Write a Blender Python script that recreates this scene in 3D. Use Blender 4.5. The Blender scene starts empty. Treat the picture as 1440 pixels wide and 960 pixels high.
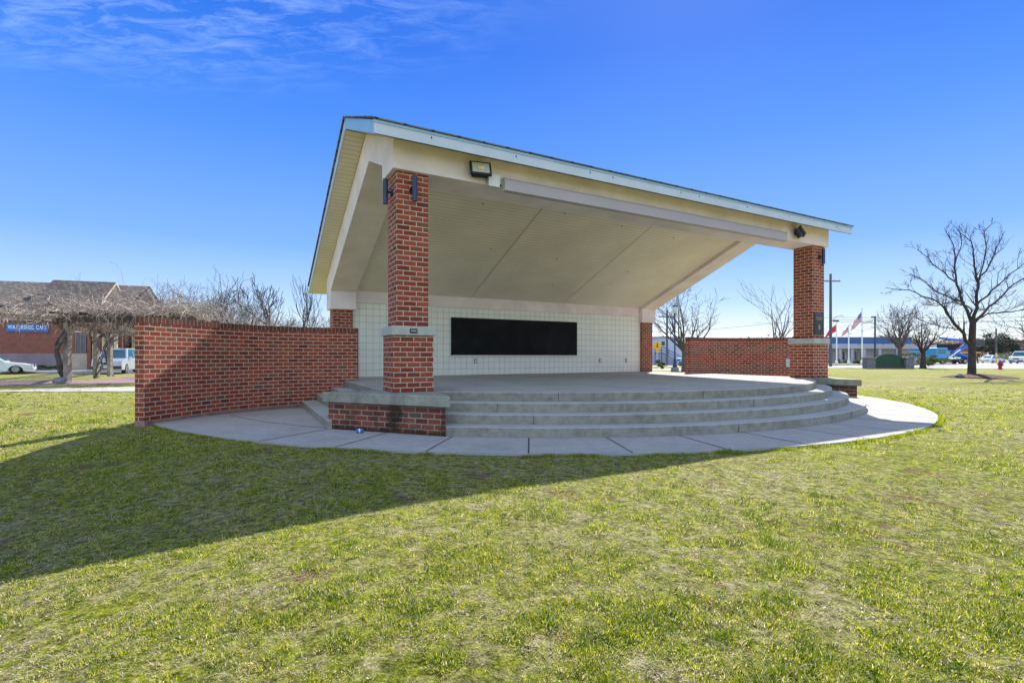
import bpy, bmesh, math, random
import numpy as np
from mathutils import Vector, Matrix, Euler
random.seed(7); np.random.seed(7)
PI = math.pi
scene = bpy.context.scene
COL = scene.collection
K = 1.24                      # metres per plan unit of the survey
TH = 0.49567                  # the bandshell's turn against the view
CAMZ = 0.968 * K
F = 695.95; HY = 501.1
BX, BY = -1.5345 * K, 6.5795 * K      # front left corner of the left column

def h2z(h): return (h + 0.968) * K
def at(px, D): return (px - 720) / F * D
def zat(py, D): return CAMZ + (HY - py) / F * D
def gp(px, py):
    D = CAMZ * F / (py - HY); return (at(px, D), D)
def loc2w(u, v):              # bandshell plan units to world metres
    c, s = math.cos(TH), math.sin(TH)
    return (BX + K * (u * c - v * s), BY + K * (u * s + v * c))

# ------------------------------------------------------------------ materials
def newmat(name):
    m = bpy.data.materials.new(name); m.use_nodes = True
    nt = m.node_tree; b = nt.nodes['Principled BSDF']
    return m, nt, b
def N(nt, t, **kw):
    n = nt.nodes.new(t)
    for k, v in kw.items():
        if k.startswith('i_'):
            key = k[2:]
            key = int(key) if key.isdigit() else key.replace('_', ' ')
            n.inputs[key].default_value = v
        else: setattr(n, k, v)
    return n
def L(nt, a, b): nt.links.new(a, b)
def ramp(nt, fac, stops, interp='LINEAR'):
    r = nt.nodes.new('ShaderNodeValToRGB'); r.color_ramp.interpolation = interp
    el = r.color_ramp.elements
    while len(el) < len(stops): el.new(0.5)
    for e, (p, c) in zip(el, stops):
        e.position = p; e.color = (*c, 1) if len(c) == 3 else c
    L(nt, fac, r.inputs[0]); return r
def mixc(nt, fac, a, b, mode='MIX'):
    m = nt.nodes.new('ShaderNodeMix'); m.data_type = 'RGBA'; m.blend_type = mode
    for sock, val in ((m.inputs[0], fac), (m.inputs[6], a), (m.inputs[7], b)):
        if hasattr(val, 'is_linked') or hasattr(val, 'links'): L(nt, val, sock)
        else: sock.default_value = val if not isinstance(val, tuple) or len(val) == 4 else (*val, 1)
    return m.outputs[2]
def mth(nt, op, a, b=None, c=None):
    m = nt.nodes.new('ShaderNodeMath'); m.operation = op
    for i, v in enumerate((a, b, c)):
        if v is None: continue
        if isinstance(v, (int, float)): m.inputs[i].default_value = v
        else: L(nt, v, m.inputs[i])
    return m.outputs[0]
def noise(nt, vec, scale, detail=4, rough=.55, dist=0):
    n = N(nt, 'ShaderNodeTexNoise'); n.inputs['Scale'].default_value = scale
    n.inputs['Detail'].default_value = detail; n.inputs['Roughness'].default_value = rough
    n.inputs['Distortion'].default_value = dist
    if vec is not None: L(nt, vec, n.inputs['Vector'])
    return n.outputs[0]
def bump(nt, b, height, strength=.3, dist=.01):
    n = N(nt, 'ShaderNodeBump'); n.inputs['Strength'].default_value = strength
    n.inputs['Distance'].default_value = dist
    L(nt, height, n.inputs['Height']); L(nt, n.outputs[0], b.inputs['Normal']); return n
def coords(nt, kind='Object'):
    return nt.nodes.new('ShaderNodeTexCoord').outputs[kind]

def simple(name, col, rough=.6, metal=0, var=.08, vscale=6, bmp=0, spec=.5, noise_detail=5):
    m, nt, b = newmat(name); co = coords(nt)
    n = noise(nt, co, vscale, noise_detail)
    c2 = tuple(max(0, x * (1 - var * 2)) for x in col); c1 = tuple(min(1, x * (1 + var)) for x in col)
    r = ramp(nt, n, [(.3, c2), (.7, c1)])
    L(nt, r.outputs[0], b.inputs['Base Color'])
    b.inputs['Roughness'].default_value = rough; b.inputs['Metallic'].default_value = metal
    b.inputs['Specular IOR Level'].default_value = spec
    if bmp: bump(nt, b, noise(nt, co, vscale * 8, 4), bmp, .01)
    return m

def brickmat(name, bw=.224, rh=.084, mort=.0095, stain=None, soldier=False, mcol=(.52, .43, .32), hue=1.0):
    m, nt, b = newmat(name)
    uv = coords(nt, 'UV')
    wob = N(nt, 'ShaderNodeTexNoise'); wob.inputs['Scale'].default_value = 9; L(nt, uv, wob.inputs['Vector'])
    off = N(nt, 'ShaderNodeVectorMath', operation='SCALE'); off.inputs[3].default_value = .006
    sub = N(nt, 'ShaderNodeVectorMath', operation='SUBTRACT'); L(nt, wob.outputs[1], sub.inputs[0]); sub.inputs[1].default_value = (.5, .5, .5)
    L(nt, sub.outputs[0], off.inputs[0])
    add = N(nt, 'ShaderNodeVectorMath', operation='ADD'); L(nt, uv, add.inputs[0]); L(nt, off.outputs[0], add.inputs[1])
    br = N(nt, 'ShaderNodeTexBrick'); L(nt, add.outputs[0], br.inputs['Vector'])
    br.inputs['Color1'].default_value = (0, 0, 0, 1); br.inputs['Color2'].default_value = (1, 1, 1, 1)
    br.inputs['Mortar'].default_value = (.5, .5, .5, 1)
    br.inputs['Scale'].default_value = 1; br.inputs['Mortar Size'].default_value = mort
    br.inputs['Mortar Smooth'].default_value = .25
    br.inputs['Brick Width'].default_value = bw; br.inputs['Row Height'].default_value = rh
    br.offset = 0 if soldier else .5
    h = hue
    if soldier:
        st = [(0, (.12, .05, .035)), (.3, (.17, .058, .038)), (.55, (.21, .065, .04)), (.8, (.14, .055, .04)), (1, (.24, .07, .045))]
    else:
        st = [(0, (.15*h, .036, .026)), (.08, (.25*h, .046, .028)), (.4, (.33*h, .060, .033)), (.7, (.40*h, .080, .040)), (.93, (.35*h, .085, .045)), (.98, (.18*h, .09, .06))]
    r = ramp(nt, br.outputs[0], st)
    n1 = noise(nt, uv, 38, 5, .65)
    n2 = noise(nt, uv, 2.2, 3)
    c = mixc(nt, .55, r.outputs[0], ramp(nt, n1, [(.3, (.45, .45, .45)), (.7, (1.25, 1.2, 1.15))]).outputs[0], 'MULTIPLY')
    c = mixc(nt, .35, c, ramp(nt, n2, [(.35, (.6, .6, .62)), (.65, (1.15, 1.1, 1.05))]).outputs[0], 'MULTIPLY')
    mc = ramp(nt, noise(nt, uv, 14, 4), [(.3, tuple(x * .7 for x in mcol)), (.7, tuple(x * 1.1 for x in mcol))]).outputs[0]
    c = mixc(nt, br.outputs[1], c, mc)
    if stain:                                        # run-off stain in the brick: (centre u, half width)
        sx = N(nt, 'ShaderNodeSeparateXYZ'); L(nt, uv, sx.inputs[0])
        tot = None
        for cu, hw, amt in stain:
            d = mth(nt, 'ABSOLUTE', mth(nt, 'SUBTRACT', sx.outputs[0], cu))
            d = mth(nt, 'ADD', d, mth(nt, 'MULTIPLY', mth(nt, 'SUBTRACT', noise(nt, uv, 5, 6, .75), .5), .75))
            f = N(nt, 'ShaderNodeMapRange'); L(nt, d, f.inputs[0]); f.inputs[1].default_value = hw * .45; f.inputs[2].default_value = hw; f.inputs[3].default_value = amt; f.inputs[4].default_value = 0
            tot = f.outputs[0] if tot is None else mth(nt, 'MAXIMUM', tot, f.outputs[0])
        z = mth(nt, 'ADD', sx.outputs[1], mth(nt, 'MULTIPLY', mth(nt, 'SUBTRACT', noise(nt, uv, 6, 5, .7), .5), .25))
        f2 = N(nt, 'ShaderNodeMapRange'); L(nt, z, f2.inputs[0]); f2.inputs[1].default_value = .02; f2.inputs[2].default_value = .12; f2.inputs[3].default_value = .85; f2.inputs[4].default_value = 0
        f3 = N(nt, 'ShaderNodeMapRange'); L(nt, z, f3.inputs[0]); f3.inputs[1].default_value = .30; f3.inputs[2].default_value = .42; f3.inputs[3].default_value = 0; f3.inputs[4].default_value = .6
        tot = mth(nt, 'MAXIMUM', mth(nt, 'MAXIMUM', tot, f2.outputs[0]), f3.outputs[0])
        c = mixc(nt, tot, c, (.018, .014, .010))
    L(nt, c, b.inputs['Base Color']); b.inputs['Roughness'].default_value = .85
    b.inputs['Specular IOR Level'].default_value = .3
    hh = mth(nt, 'SUBTRACT', mth(nt, 'MULTIPLY', n1, .25), br.outputs[1])
    bump(nt, b, hh, .7, .006)
    return m

def concrete(name, col=(.42, .40, .36), dirt=.5, streak=False, riser=False):
    m, nt, b = newmat(name); co = coords(nt)
    n1 = noise(nt, co, 1.3, 6, .6); n2 = noise(nt, co, 60, 4, .7); n3 = noise(nt, co, 7, 6, .7)
    lo = tuple(x * (1 - dirt * .55) for x in col)
    r = ramp(nt, n1, [(.32, lo), (.5, tuple(x * (1 - dirt * .15) for x in col)), (.7, col)])
    c = mixc(nt, .5, r.outputs[0], ramp(nt, n2, [(.3, (.7, .7, .7)), (.7, (1.12, 1.12, 1.12))]).outputs[0], 'MULTIPLY')
    c = mixc(nt, .5 * dirt + .15, c, ramp(nt, n3, [(.35, (.55, .53, .48)), (.55, (1, 1, 1))]).outputs[0], 'MULTIPLY')
    if streak:
        mp = N(nt, 'ShaderNodeMapping'); L(nt, co, mp.inputs[0]); mp.inputs['Scale'].default_value = (2.2, 2.2, .8)
        s = noise(nt, mp.outputs[0], 2.2, 6, .7)
        sr = ramp(nt, s, [(.36, (.42, .40, .32)), (.55, (.85, .85, .82)), (.7, (1, 1, 1))])
        c = mixc(nt, .55, c, sr.outputs[0], 'MULTIPLY')
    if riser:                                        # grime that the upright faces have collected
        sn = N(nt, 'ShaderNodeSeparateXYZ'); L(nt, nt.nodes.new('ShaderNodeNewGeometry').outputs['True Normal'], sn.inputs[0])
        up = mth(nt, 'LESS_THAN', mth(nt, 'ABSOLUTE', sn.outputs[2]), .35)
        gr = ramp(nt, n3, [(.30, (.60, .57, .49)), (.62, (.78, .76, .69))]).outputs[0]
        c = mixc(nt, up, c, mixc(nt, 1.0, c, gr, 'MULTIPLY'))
    L(nt, c, b.inputs['Base Color']); b.inputs['Roughness'].default_value = .9; b.inputs['Specular IOR Level'].default_value = .25
    bump(nt, b, n2, .25, .004)
    return m

M = {}
M['brick'] = brickmat('red_brick')
M['brick_far'] = brickmat('cafe_brick', mort=.012, hue=.95, mcol=(.38, .26, .2))
M['brick_ped'] = brickmat('stained_brick', stain=[(1.30, .18, .85), (.48, .16, .40), (.95, .14, .32), (2.19, .10, .6)], hue=.7, mcol=(.36, .30, .24))
M['rowlock'] = brickmat('brick_on_edge', bw=.088, rh=.20, soldier=True, mort=.006, mcol=(.34, .28, .22))
M['concrete_walk'] = concrete('pale_concrete', (.42, .39, .365), .3)
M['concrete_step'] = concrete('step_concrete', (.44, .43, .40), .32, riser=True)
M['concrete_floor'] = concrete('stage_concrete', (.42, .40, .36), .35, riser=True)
M['cap'] = concrete('cap_stone', (.40, .40, .34), .6, True)
M['band'] = concrete('band_stone', (.50, .49, .44), .35)
M['stucco'] = simple('cream_stucco', (.80, .70, .68), .9, var=.07, vscale=1.6, bmp=.25, spec=.2)
M['fascia'] = simple('pale_blue_metal', (.54, .59, .66), .38, var=.05, vscale=2)
M['drip'] = simple('blue_drip_edge', (.30, .50, .66), .35, var=.05, vscale=3)
M['joint'] = simple('dark_joint', (.045, .042, .035), .95)
M['black_metal'] = simple('black_metal', (.02, .02, .022), .4, var=.2)
M['navy_metal'] = simple('navy_metal', (.022, .04, .11), .35, var=.15)
M['white_plastic'] = simple('white_plastic', (.72, .72, .70), .45, var=.05)
M['grey_box'] = simple('grey_box', (.55, .56, .54), .45, var=.05)
M['alum'] = simple('aluminium', (.62, .60, .62), .35, .35, var=.04)
M['housing'] = simple('screen_housing', (.44, .38, .40), .45, var=.04, vscale=1)
M['bronze'] = simple('bronze_plaque', (.03, .032, .04), .45, .3, var=.25, vscale=20)
M['gold'] = simple('raised_letters', (.36, .27, .16), .5, .4)
M['asphalt'] = simple('asphalt', (.19, .19, .20), .95, var=.1, vscale=.3, bmp=.2)
M['road_light'] = simple('sunbleached_road', (.34, .34, .36), .9, var=.06, vscale=.2)
M['white_paint'] = simple('white_paint', (.80, .80, .80), .5, var=.03)
M['bark'] = simple('bark', (.065, .05, .045), .95, var=.3, vscale=9, bmp=.5)
M['bark_grey'] = simple('grey_bark', (.13, .11, .10), .95, var=.3, vscale=9, bmp=.5)
M['vine'] = simple('dry_vine', (.44, .36, .31), .95, var=.3, vscale=3)
M['post_wood'] = simple('weathered_post', (.30, .26, .22), .9, var=.25, vscale=4, bmp=.3)
M['beam_wood'] = simple('dark_pergola_wood', (.10, .075, .06), .9, var=.3, vscale=4)
M['mulch'] = simple('mulch', (.10, .05, .035), 1, var=.4, vscale=14, bmp=.8)
M['stone'] = simple('grey_stone', (.26, .25, .25), .9, var=.3, vscale=5, bmp=.4)
M['red_paint'] = simple('red_paint', (.38, .012, .03), .4)
M['yellow'] = simple('yellow_paint', (.80, .42, .02), .5)
M['rubber'] = simple('tyre_rubber', (.018, .018, .018), .8)
M['chrome'] = simple('chrome', (.30, .30, .31), .35, .6, var=.2)
M['car_white'] = simple('white_car_paint', (.68, .72, .76), .2, .1, var=.02)
M['car_silver'] = simple('silver_car_paint', (.52, .58, .66), .22, .4, var=.02)
M['car_dark'] = simple('dark_car_paint', (.05, .055, .065), .25, .3, var=.05)
M['car_blue'] = simple('blue_paint', (.03, .16, .52), .35, .1, var=.08)
M['cyan'] = simple('bright_blue_paint', (.06, .34, .70), .4, var=.08)
M['lamp_glass'] = simple('lamp_glass', (.62, .64, .66), .15)
M['cream'] = simple('cream_trim', (.80, .62, .34), .7)
M['beige'] = simple('beige_stucco', (.46, .37, .30), .9, var=.05, vscale=1)
M['block_base'] = simple('grey_base', (.30, .24, .26), .9, var=.1, vscale=1)
M['pale_block'] = simple('pale_block', (.58, .44, .34), .9, var=.08, vscale=1)
M['white_wall'] = simple('white_wall', (.48, .53, .66), .8, var=.04, vscale=.3)
M['tan_wall'] = simple('tan_wall', (.52, .46, .42), .85, var=.06, vscale=.3)
M['canopy'] = simple('grey_canopy', (.42, .42, .50), .7, var=.06, vscale=.3)
M['blue_roof'] = simple('blue_fascia', (.03, .11, .29), .5, var=.1, vscale=.5)
M['green_board'] = simple('green_board', (.012, .06, .035), .6, var=.15)
M['orange'] = simple('orange_paint', (.72, .30, .05), .6)
M['steel_dark'] = simple('dark_steel_pole', (.05, .055, .075), .5, .3)
M['wood_pole'] = simple('utility_pole_wood', (.12, .12, .14), .9, var=.15)
M['flag_red'] = simple('red_cloth', (.70, .03, .04), .8)

def glassy(name, col, rough=.08):
    m, nt, b = newmat(name); b.inputs['Base Color'].default_value = (*col, 1)
    b.inputs['Roughness'].default_value = rough; b.inputs['Specular IOR Level'].default_value = .8
    n = noise(nt, coords(nt), 1.5, 3); bump(nt, b, n, .03, .02); return m
M['glass'] = glassy('dark_glass', (.02, .03, .04))
M['car_glass'] = glassy('tinted_glass', (.03, .12, .19))
M['lens'] = glassy('flood_lens', (.45, .50, .42), .15)

def lapsiding(name, col, step, axis='Y'):
    m, nt, b = newmat(name); co = coords(nt, 'UV')
    s = N(nt, 'ShaderNodeSeparateXYZ'); L(nt, co, s.inputs[0])
    f = mth(nt, 'FRACT', mth(nt, 'DIVIDE', s.outputs[1], step))
    groove = N(nt, 'ShaderNodeMapRange'); L(nt, f, groove.inputs[0]); groove.inputs[1].default_value = 0; groove.inputs[2].default_value = .16; groove.inputs[3].default_value = 0; groove.inputs[4].default_value = 1
    n = noise(nt, co, .8, 4)
    c = ramp(nt, n, [(.3, tuple(x * .84 for x in col)), (.7, col)]).outputs[0]
    c = mixc(nt, ramp(nt, noise(nt, co, 12, 5, .7), [(.62, (0, 0, 0)), (.75, (1, 1, 1))]).outputs[0], c, tuple(x * .88 for x in col))
    c = mixc(nt, groove.outputs[0], tuple(x * .48 for x in col), c)
    L(nt, c, b.inputs['Base Color']); b.inputs['Roughness'].default_value = .55
    hgt = mth(nt, 'ADD', mth(nt, 'MULTIPLY', f, .5), groove.outputs[0])
    bump(nt, b, hgt, .8, .012)
    return m
M['ceiling'] = lapsiding('cream_ceiling_boards', (.86, .77, .66), .115)
M['soffit'] = lapsiding('cream_soffit_boards', (.82, .73, .59), .125)

def tilemat():
    m, nt, b = newmat('white_scored_block'); co = coords(nt, 'UV')
    br = N(nt, 'ShaderNodeTexBrick'); L(nt, co, br.inputs['Vector']); br.offset = 0
    br.inputs['Color1'].default_value = (.78, .76, .67, 1); br.inputs['Color2'].default_value = (.84, .84, .76, 1); br.inputs['Mortar'].default_value = (.20, .22, .20, 1)
    br.inputs['Scale'].default_value = 1; br.inputs['Mortar Size'].default_value = .0045; br.inputs['Mortar Smooth'].default_value = .2
    br.inputs['Brick Width'].default_value = .2; br.inputs['Row Height'].default_value = .2
    fac = ramp(nt, noise(nt, co, 3.5, 4), [(.35, (.4, .4, .4)), (.6, (1, 1, 1))]).outputs[0]
    br2 = N(nt, 'ShaderNodeTexBrick'); L(nt, co, br2.inputs['Vector']); br2.offset = 0
    c0 = ramp(nt, noise(nt, co, 1.1, 5), [(.3, (.74, .74, .67)), (.7, (.82, .82, .74))]).outputs[0]
    mk = mth(nt, 'MULTIPLY', br.outputs[1], fac)
    c = mixc(nt, mk, mixc(nt, .5, c0, br.outputs[0]), (.27, .28, .25))
    L(nt, c, b.inputs['Base Color']); b.inputs['Roughness'].default_value = .6
    bump(nt, b, mth(nt, 'MULTIPLY', br.outputs[1], -1), .4, .004)
    return m
M['tile'] = tilemat()

def chalk():
    m, nt, b = newmat('chalkboard'); co = coords(nt)
    n = noise(nt, co, 1.2, 6, .65, .6)
    r = ramp(nt, n, [(.4, (.004, .0045, .006)), (.7, (.013, .014, .016))])
    L(nt, r.outputs[0], b.inputs['Base Color']); b.inputs['Roughness'].default_value = .75; b.inputs['Specular IOR Level'].default_value = .2
    return m
M['chalkboard'] = chalk()

def shingle(name, c1=(.10, .095, .10), c2=(.20, .18, .17), rh=.28):
    m, nt, b = newmat(name); co = coords(nt, 'UV')
    br = N(nt, 'ShaderNodeTexBrick'); L(nt, co, br.inputs['Vector'])
    br.inputs['Color1'].default_value = (*c1, 1); br.inputs['Color2'].default_value = (*c2, 1); br.inputs['Mortar'].default_value = (.03, .03, .03, 1)
    br.inputs['Scale'].default_value = 1; br.inputs['Mortar Size'].default_value = .03; br.inputs['Brick Width'].default_value = .45; br.inputs['Row Height'].default_value = rh
    c = mixc(nt, .5, br.outputs[0], ramp(nt, noise(nt, co, 3, 5), [(.3, (.5, .5, .5)), (.7, (1.2, 1.2, 1.2))]).outputs[0], 'MULTIPLY')
    L(nt, c, b.inputs['Base Color']); b.inputs['Roughness'].default_value = .9
    bump(nt, b, mth(nt, 'MULTIPLY', br.outputs[1], -1), .6, .03); return m
M['shingle'] = shingle('dark_shingles')
M['shake'] = shingle('grey_shakes', (.07, .055, .048), (.17, .14, .12), .42)

def lawnmat():
    m, nt, b = newmat('lawn_ground')
    co = nt.nodes.new('ShaderNodeNewGeometry').outputs['Position']
    big = noise(nt, co, .22, 4, .6); mid = noise(nt, co, 6.5, 6, .8); fine = noise(nt, co, 17, 7, .8); tiny = noise(nt, co, 70, 5, .8)
    green = ramp(nt, fine, [(.36, (.035, .05, .006)), (.5, (.22, .26, .012)), (.66, (.50, .53, .03))]).outputs[0]
    straw = ramp(nt, fine, [(.36, (.07, .05, .03)), (.5, (.42, .33, .21)), (.66, (.78, .68, .52))]).outputs[0]
    f = mth(nt, 'ADD', mth(nt, 'MULTIPLY', big, .35), mth(nt, 'MULTIPLY', mid, .65))
    fr = ramp(nt, f, [(.44, (.0, .0, .0)), (.60, (.80, .80, .80))]).outputs[0]
    c = mixc(nt, fr, green, straw)
    c = mixc(nt, .75, c, ramp(nt, tiny, [(.38, (.25, .25, .25)), (.62, (1.3, 1.3, 1.3))]).outputs[0], 'MULTIPLY')
    soil = ramp(nt, noise(nt, co, 1.3, 6, .75), [(.56, (0, 0, 0)), (.64, (1, 1, 1))]).outputs[0]
    c = mixc(nt, mixc(nt, .5, soil, soil, 'MULTIPLY'), c, (.19, .10, .065))
    L(nt, c, b.inputs['Base Color']); b.inputs['Roughness'].default_value = .95; b.inputs['Specular IOR Level'].default_value = .1
    bump(nt, b, mth(nt, 'ADD', fine, mth(nt, 'MULTIPLY', tiny, .5)), 1.0, .05)
    return m
M['lawn'] = lawnmat()

def grassmat():
    m, nt, b = newmat('grass_blades')
    a = nt.nodes.new('ShaderNodeAttribute'); a.attribute_name = 'tint'
    r = ramp(nt, a.outputs['Fac'], [(0, (.04, .10, .006)), (.22, (.15, .25, .008)), (.48, (.54, .56, .016)), (.68, (.66, .56, .11)), (.82, (.70, .57, .38)), (1, (.90, .82, .70))])
    L(nt, r.outputs[0], b.inputs['Base Color']); b.inputs['Roughness'].default_value = .7; b.inputs['Specular IOR Level'].default_value = .2
    tr = nt.nodes.new('ShaderNodeBsdfTranslucent'); L(nt, r.outputs[0], tr.inputs[0])
    mx = nt.nodes.new('ShaderNodeMixShader'); mx.inputs[0].default_value = .58
    L(nt, b.outputs[0], mx.inputs[1]); L(nt, tr.outputs[0], mx.inputs[2])
    L(nt, mx.outputs[0], nt.nodes['Material Output'].inputs[0]); return m
M['grass'] = grassmat()

def leafmat(name, cols):
    m, nt, b = newmat(name)
    co = coords(nt); n = noise(nt, co, 3, 4)
    r = ramp(nt, n, [(.3, cols[0]), (.5, cols[1]), (.7, cols[2])])
    L(nt, r.outputs[0], b.inputs['Base Color']); b.inputs['Roughness'].default_value = .8
    tr = nt.nodes.new('ShaderNodeBsdfTranslucent'); L(nt, r.outputs[0], tr.inputs[0])
    mx = nt.nodes.new('ShaderNodeMixShader'); mx.inputs[0].default_value = .3
    L(nt, b.outputs[0], mx.inputs[1]); L(nt, tr.outputs[0], mx.inputs[2])
    L(nt, mx.outputs[0], nt.nodes['Material Output'].inputs[0]); return m
M['leaf_dark'] = leafmat('evergreen_needles', [(.03, .05, .035), (.06, .085, .055), (.10, .12, .08)])
M['leaf_shrub'] = leafmat('shrub_leaves', [(.04, .07, .02), (.09, .13, .035), (.20, .21, .06)])
M['leaf_pink'] = leafmat('budding_twigs', [(.14, .07, .07), (.24, .12, .12), (.32, .19, .17)])
M['leaf_brown'] = leafmat('hazy_twigs', [(.16, .13, .11), (.24, .20, .16), (.30, .27, .2)])

# ------------------------------------------------------------------ mesh builder
class MB:
    def __init__(s): s.v = []; s.f = []; s.uv = []
    def face(s, pts, uvs=None):
        i = len(s.v); s.v += [tuple(p) for p in pts]; s.f.append(tuple(range(i, i + len(pts))))
        s.uv += list(uvs) if uvs else [(p[0] + p[1], p[2]) for p in pts]
    def box(s, x0, x1, y0, y1, z0, z1, zo=0.0):
        a, b = x1 - x0, y1 - y0
        s.face([(x0,y0,z0),(x1,y0,z0),(x1,y0,z1),(x0,y0,z1)], [(0,z0-zo),(a,z0-zo),(a,z1-zo),(0,z1-zo)])
        s.face([(x1,y0,z0),(x1,y1,z0),(x1,y1,z1),(x1,y0,z1)], [(a,z0-zo),(a+b,z0-zo),(a+b,z1-zo),(a,z1-zo)])
        s.face([(x1,y1,z0),(x0,y1,z0),(x0,y1,z1),(x1,y1,z1)], [(a+b,z0-zo),(2*a+b,z0-zo),(2*a+b,z1-zo),(a+b,z1-zo)])
        s.face([(x0,y1,z0),(x0,y0,z0),(x0,y0,z1),(x0,y1,z1)], [(-b,z0-zo),(0,z0-zo),(0,z1-zo),(-b,z1-zo)])
        s.face([(x0,y0,z1),(x1,y0,z1),(x1,y1,z1),(x0,y1,z1)], [(0,0),(a,0),(a,b),(0,b)])
        s.face([(x0,y1,z0),(x1,y1,z0),(x1,y0,z0),(x0,y0,z0)], [(0,0),(a,0),(a,b),(0,b)])
        return s
    def prism(s, poly, z0, z1, zo=0.0):              # plan polygon, counter-clockwise
        n = len(poly); run = 0
        for i in range(n):
            p, q = poly[i], poly[(i + 1) % n]; d = math.dist(p, q)
            s.face([(*p, z0), (*q, z0), (*q, z1), (*p, z1)], [(run, z0-zo), (run + d, z0-zo), (run + d, z1-zo), (run, z1-zo)]); run += d
        s.face([(*p, z1) for p in poly], poly); s.face([(*p, z0) for p in reversed(poly)], list(reversed(poly)))
        return s
    def profile(s, prof, x0, x1):                    # (y, z) outline extruded along x
        n = len(prof)
        s.face([(x0, y, z) for y, z in prof], prof); s.face([(x1, y, z) for y, z in reversed(prof)], list(reversed(prof)))
        run = 0
        for i in range(n):
            p, q = prof[i], prof[(i + 1) % n]; d = math.dist(p, q)
            s.face([(x0, *q), (x0, *p), (x1, *p), (x1, *q)], [(x0, run + d), (x0, run), (x1, run), (x1, run + d)]); run += d
        return s
    def tube(s, a, b, ra, rb, n=6, cap=True):
        a = Vector(a); b = Vector(b); d = b - a
        if d.length < 1e-6: return s
        d.normalize(); u = d.orthogonal().normalized(); w = d.cross(u)
        A = [a + (u * math.cos(2*PI*i/n) + w * math.sin(2*PI*i/n)) * ra for i in range(n)]
        B = [b + (u * math.cos(2*PI*i/n) + w * math.sin(2*PI*i/n)) * rb for i in range(n)]
        i0 = len(s.v); s.v += [tuple(p) for p in A] + [tuple(p) for p in B]
        for i in range(n):
            j = (i + 1) % n; s.f.append((i0+i, i0+j, i0+n+j, i0+n+i)); s.uv += [(i/n, 0), ((i+1)/n, 0), ((i+1)/n, d.length), (i/n, d.length)]
        if cap and n > 3:
            s.f.append(tuple(i0 + i for i in reversed(range(n)))); s.uv += [(0, 0)] * n
            s.f.append(tuple(i0 + n + i for i in range(n))); s.uv += [(0, 0)] * n
        return s
    def lathe(s, prof, n=16, c=(0, 0, 0)):           # (r, z)
        i0 = len(s.v); m = len(prof)
        for r, z in prof:
            for i in range(n): s.v.append((c[0] + r*math.cos(2*PI*i/n), c[1] + r*math.sin(2*PI*i/n), c[2] + z))
        for k in range(m - 1):
            for i in range(n):
                j = (i + 1) % n; s.f.append((i0+k*n+i, i0+k*n+j, i0+(k+1)*n+j, i0+(k+1)*n+i)); s.uv += [(0, 0)] * 4
        s.f.append(tuple(i0 + i for i in reversed(range(n)))); s.uv += [(0, 0)] * n
        s.f.append(tuple(i0 + (m-1)*n + i for i in range(n))); s.uv += [(0, 0)] * n
        return s
    def path(s, pts, r0, r1, n=5):
        k = len(pts) - 1
        for i in range(k):
            s.tube(pts[i], pts[i+1], r0 + (r1 - r0) * i / k, r0 + (r1 - r0) * (i + 1) / k, n, False)
        return s
    def xform(s, mat, i0=0):
        for i in range(i0, len(s.v)): s.v[i] = tuple(mat @ Vector(s.v[i]))
        return s
    def shift(s, dx, dy, dz):
        s.v = [(x - dx, y - dy, z - dz) for x, y, z in s.v]; return s
    def build(s, name, mat, parent=None, bevel=0, smooth=False, loc=None, weld=False):
        me = bpy.data.meshes.new(name); me.from_pydata(s.v, [], s.f)
        uvl = me.uv_layers.new(name='UVMap')
        uvl.data.foreach_set('uv', np.array(s.uv, dtype=np.float32).ravel())
        me.materials.append(mat)
        if smooth: me.polygons.foreach_set('use_smooth', [True] * len(me.polygons))
        if bevel or weld:
            bm = bmesh.new(); bm.from_mesh(me); bmesh.ops.remove_doubles(bm, verts=bm.verts, dist=1e-4); bm.to_mesh(me); bm.free()
        o = bpy.data.objects.new(name, me); COL.objects.link(o)
        if parent: o.parent = parent
        if loc: o.location = loc
        if bevel:
            md = o.modifiers.new('bevel', 'BEVEL'); md.width = bevel; md.segments = 2; md.limit_method = 'ANGLE'; md.angle_limit = math.radians(40)
        return o
def tag(o, label=None, cat=None, group=None, kind=None):
    if label: o['label'] = label
    if cat: o['category'] = cat
    if group: o['group'] = group
    if kind: o['kind'] = kind
    return o
def thing(name, label, cat, loc=(0, 0, 0), rz=0, group=None):
    o = bpy.data.objects.new(name, None); COL.objects.link(o); o.empty_display_size = .2
    o.location = loc; o.rotation_euler = (0, 0, rz); return tag(o, label, cat, group)
def local_thing(name, label, cat, u, v, z=0, group=None):      # placed on the bandshell's plan, turned with it
    x, y = loc2w(u, v); return thing(name, label, cat, (x, y, z), TH, group)
def copy_tree(o, parent=None):
    c = o.copy(); COL.objects.link(c); c.parent = parent
    for ch in list(o.children): copy_tree(ch, c)
    return c

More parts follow.
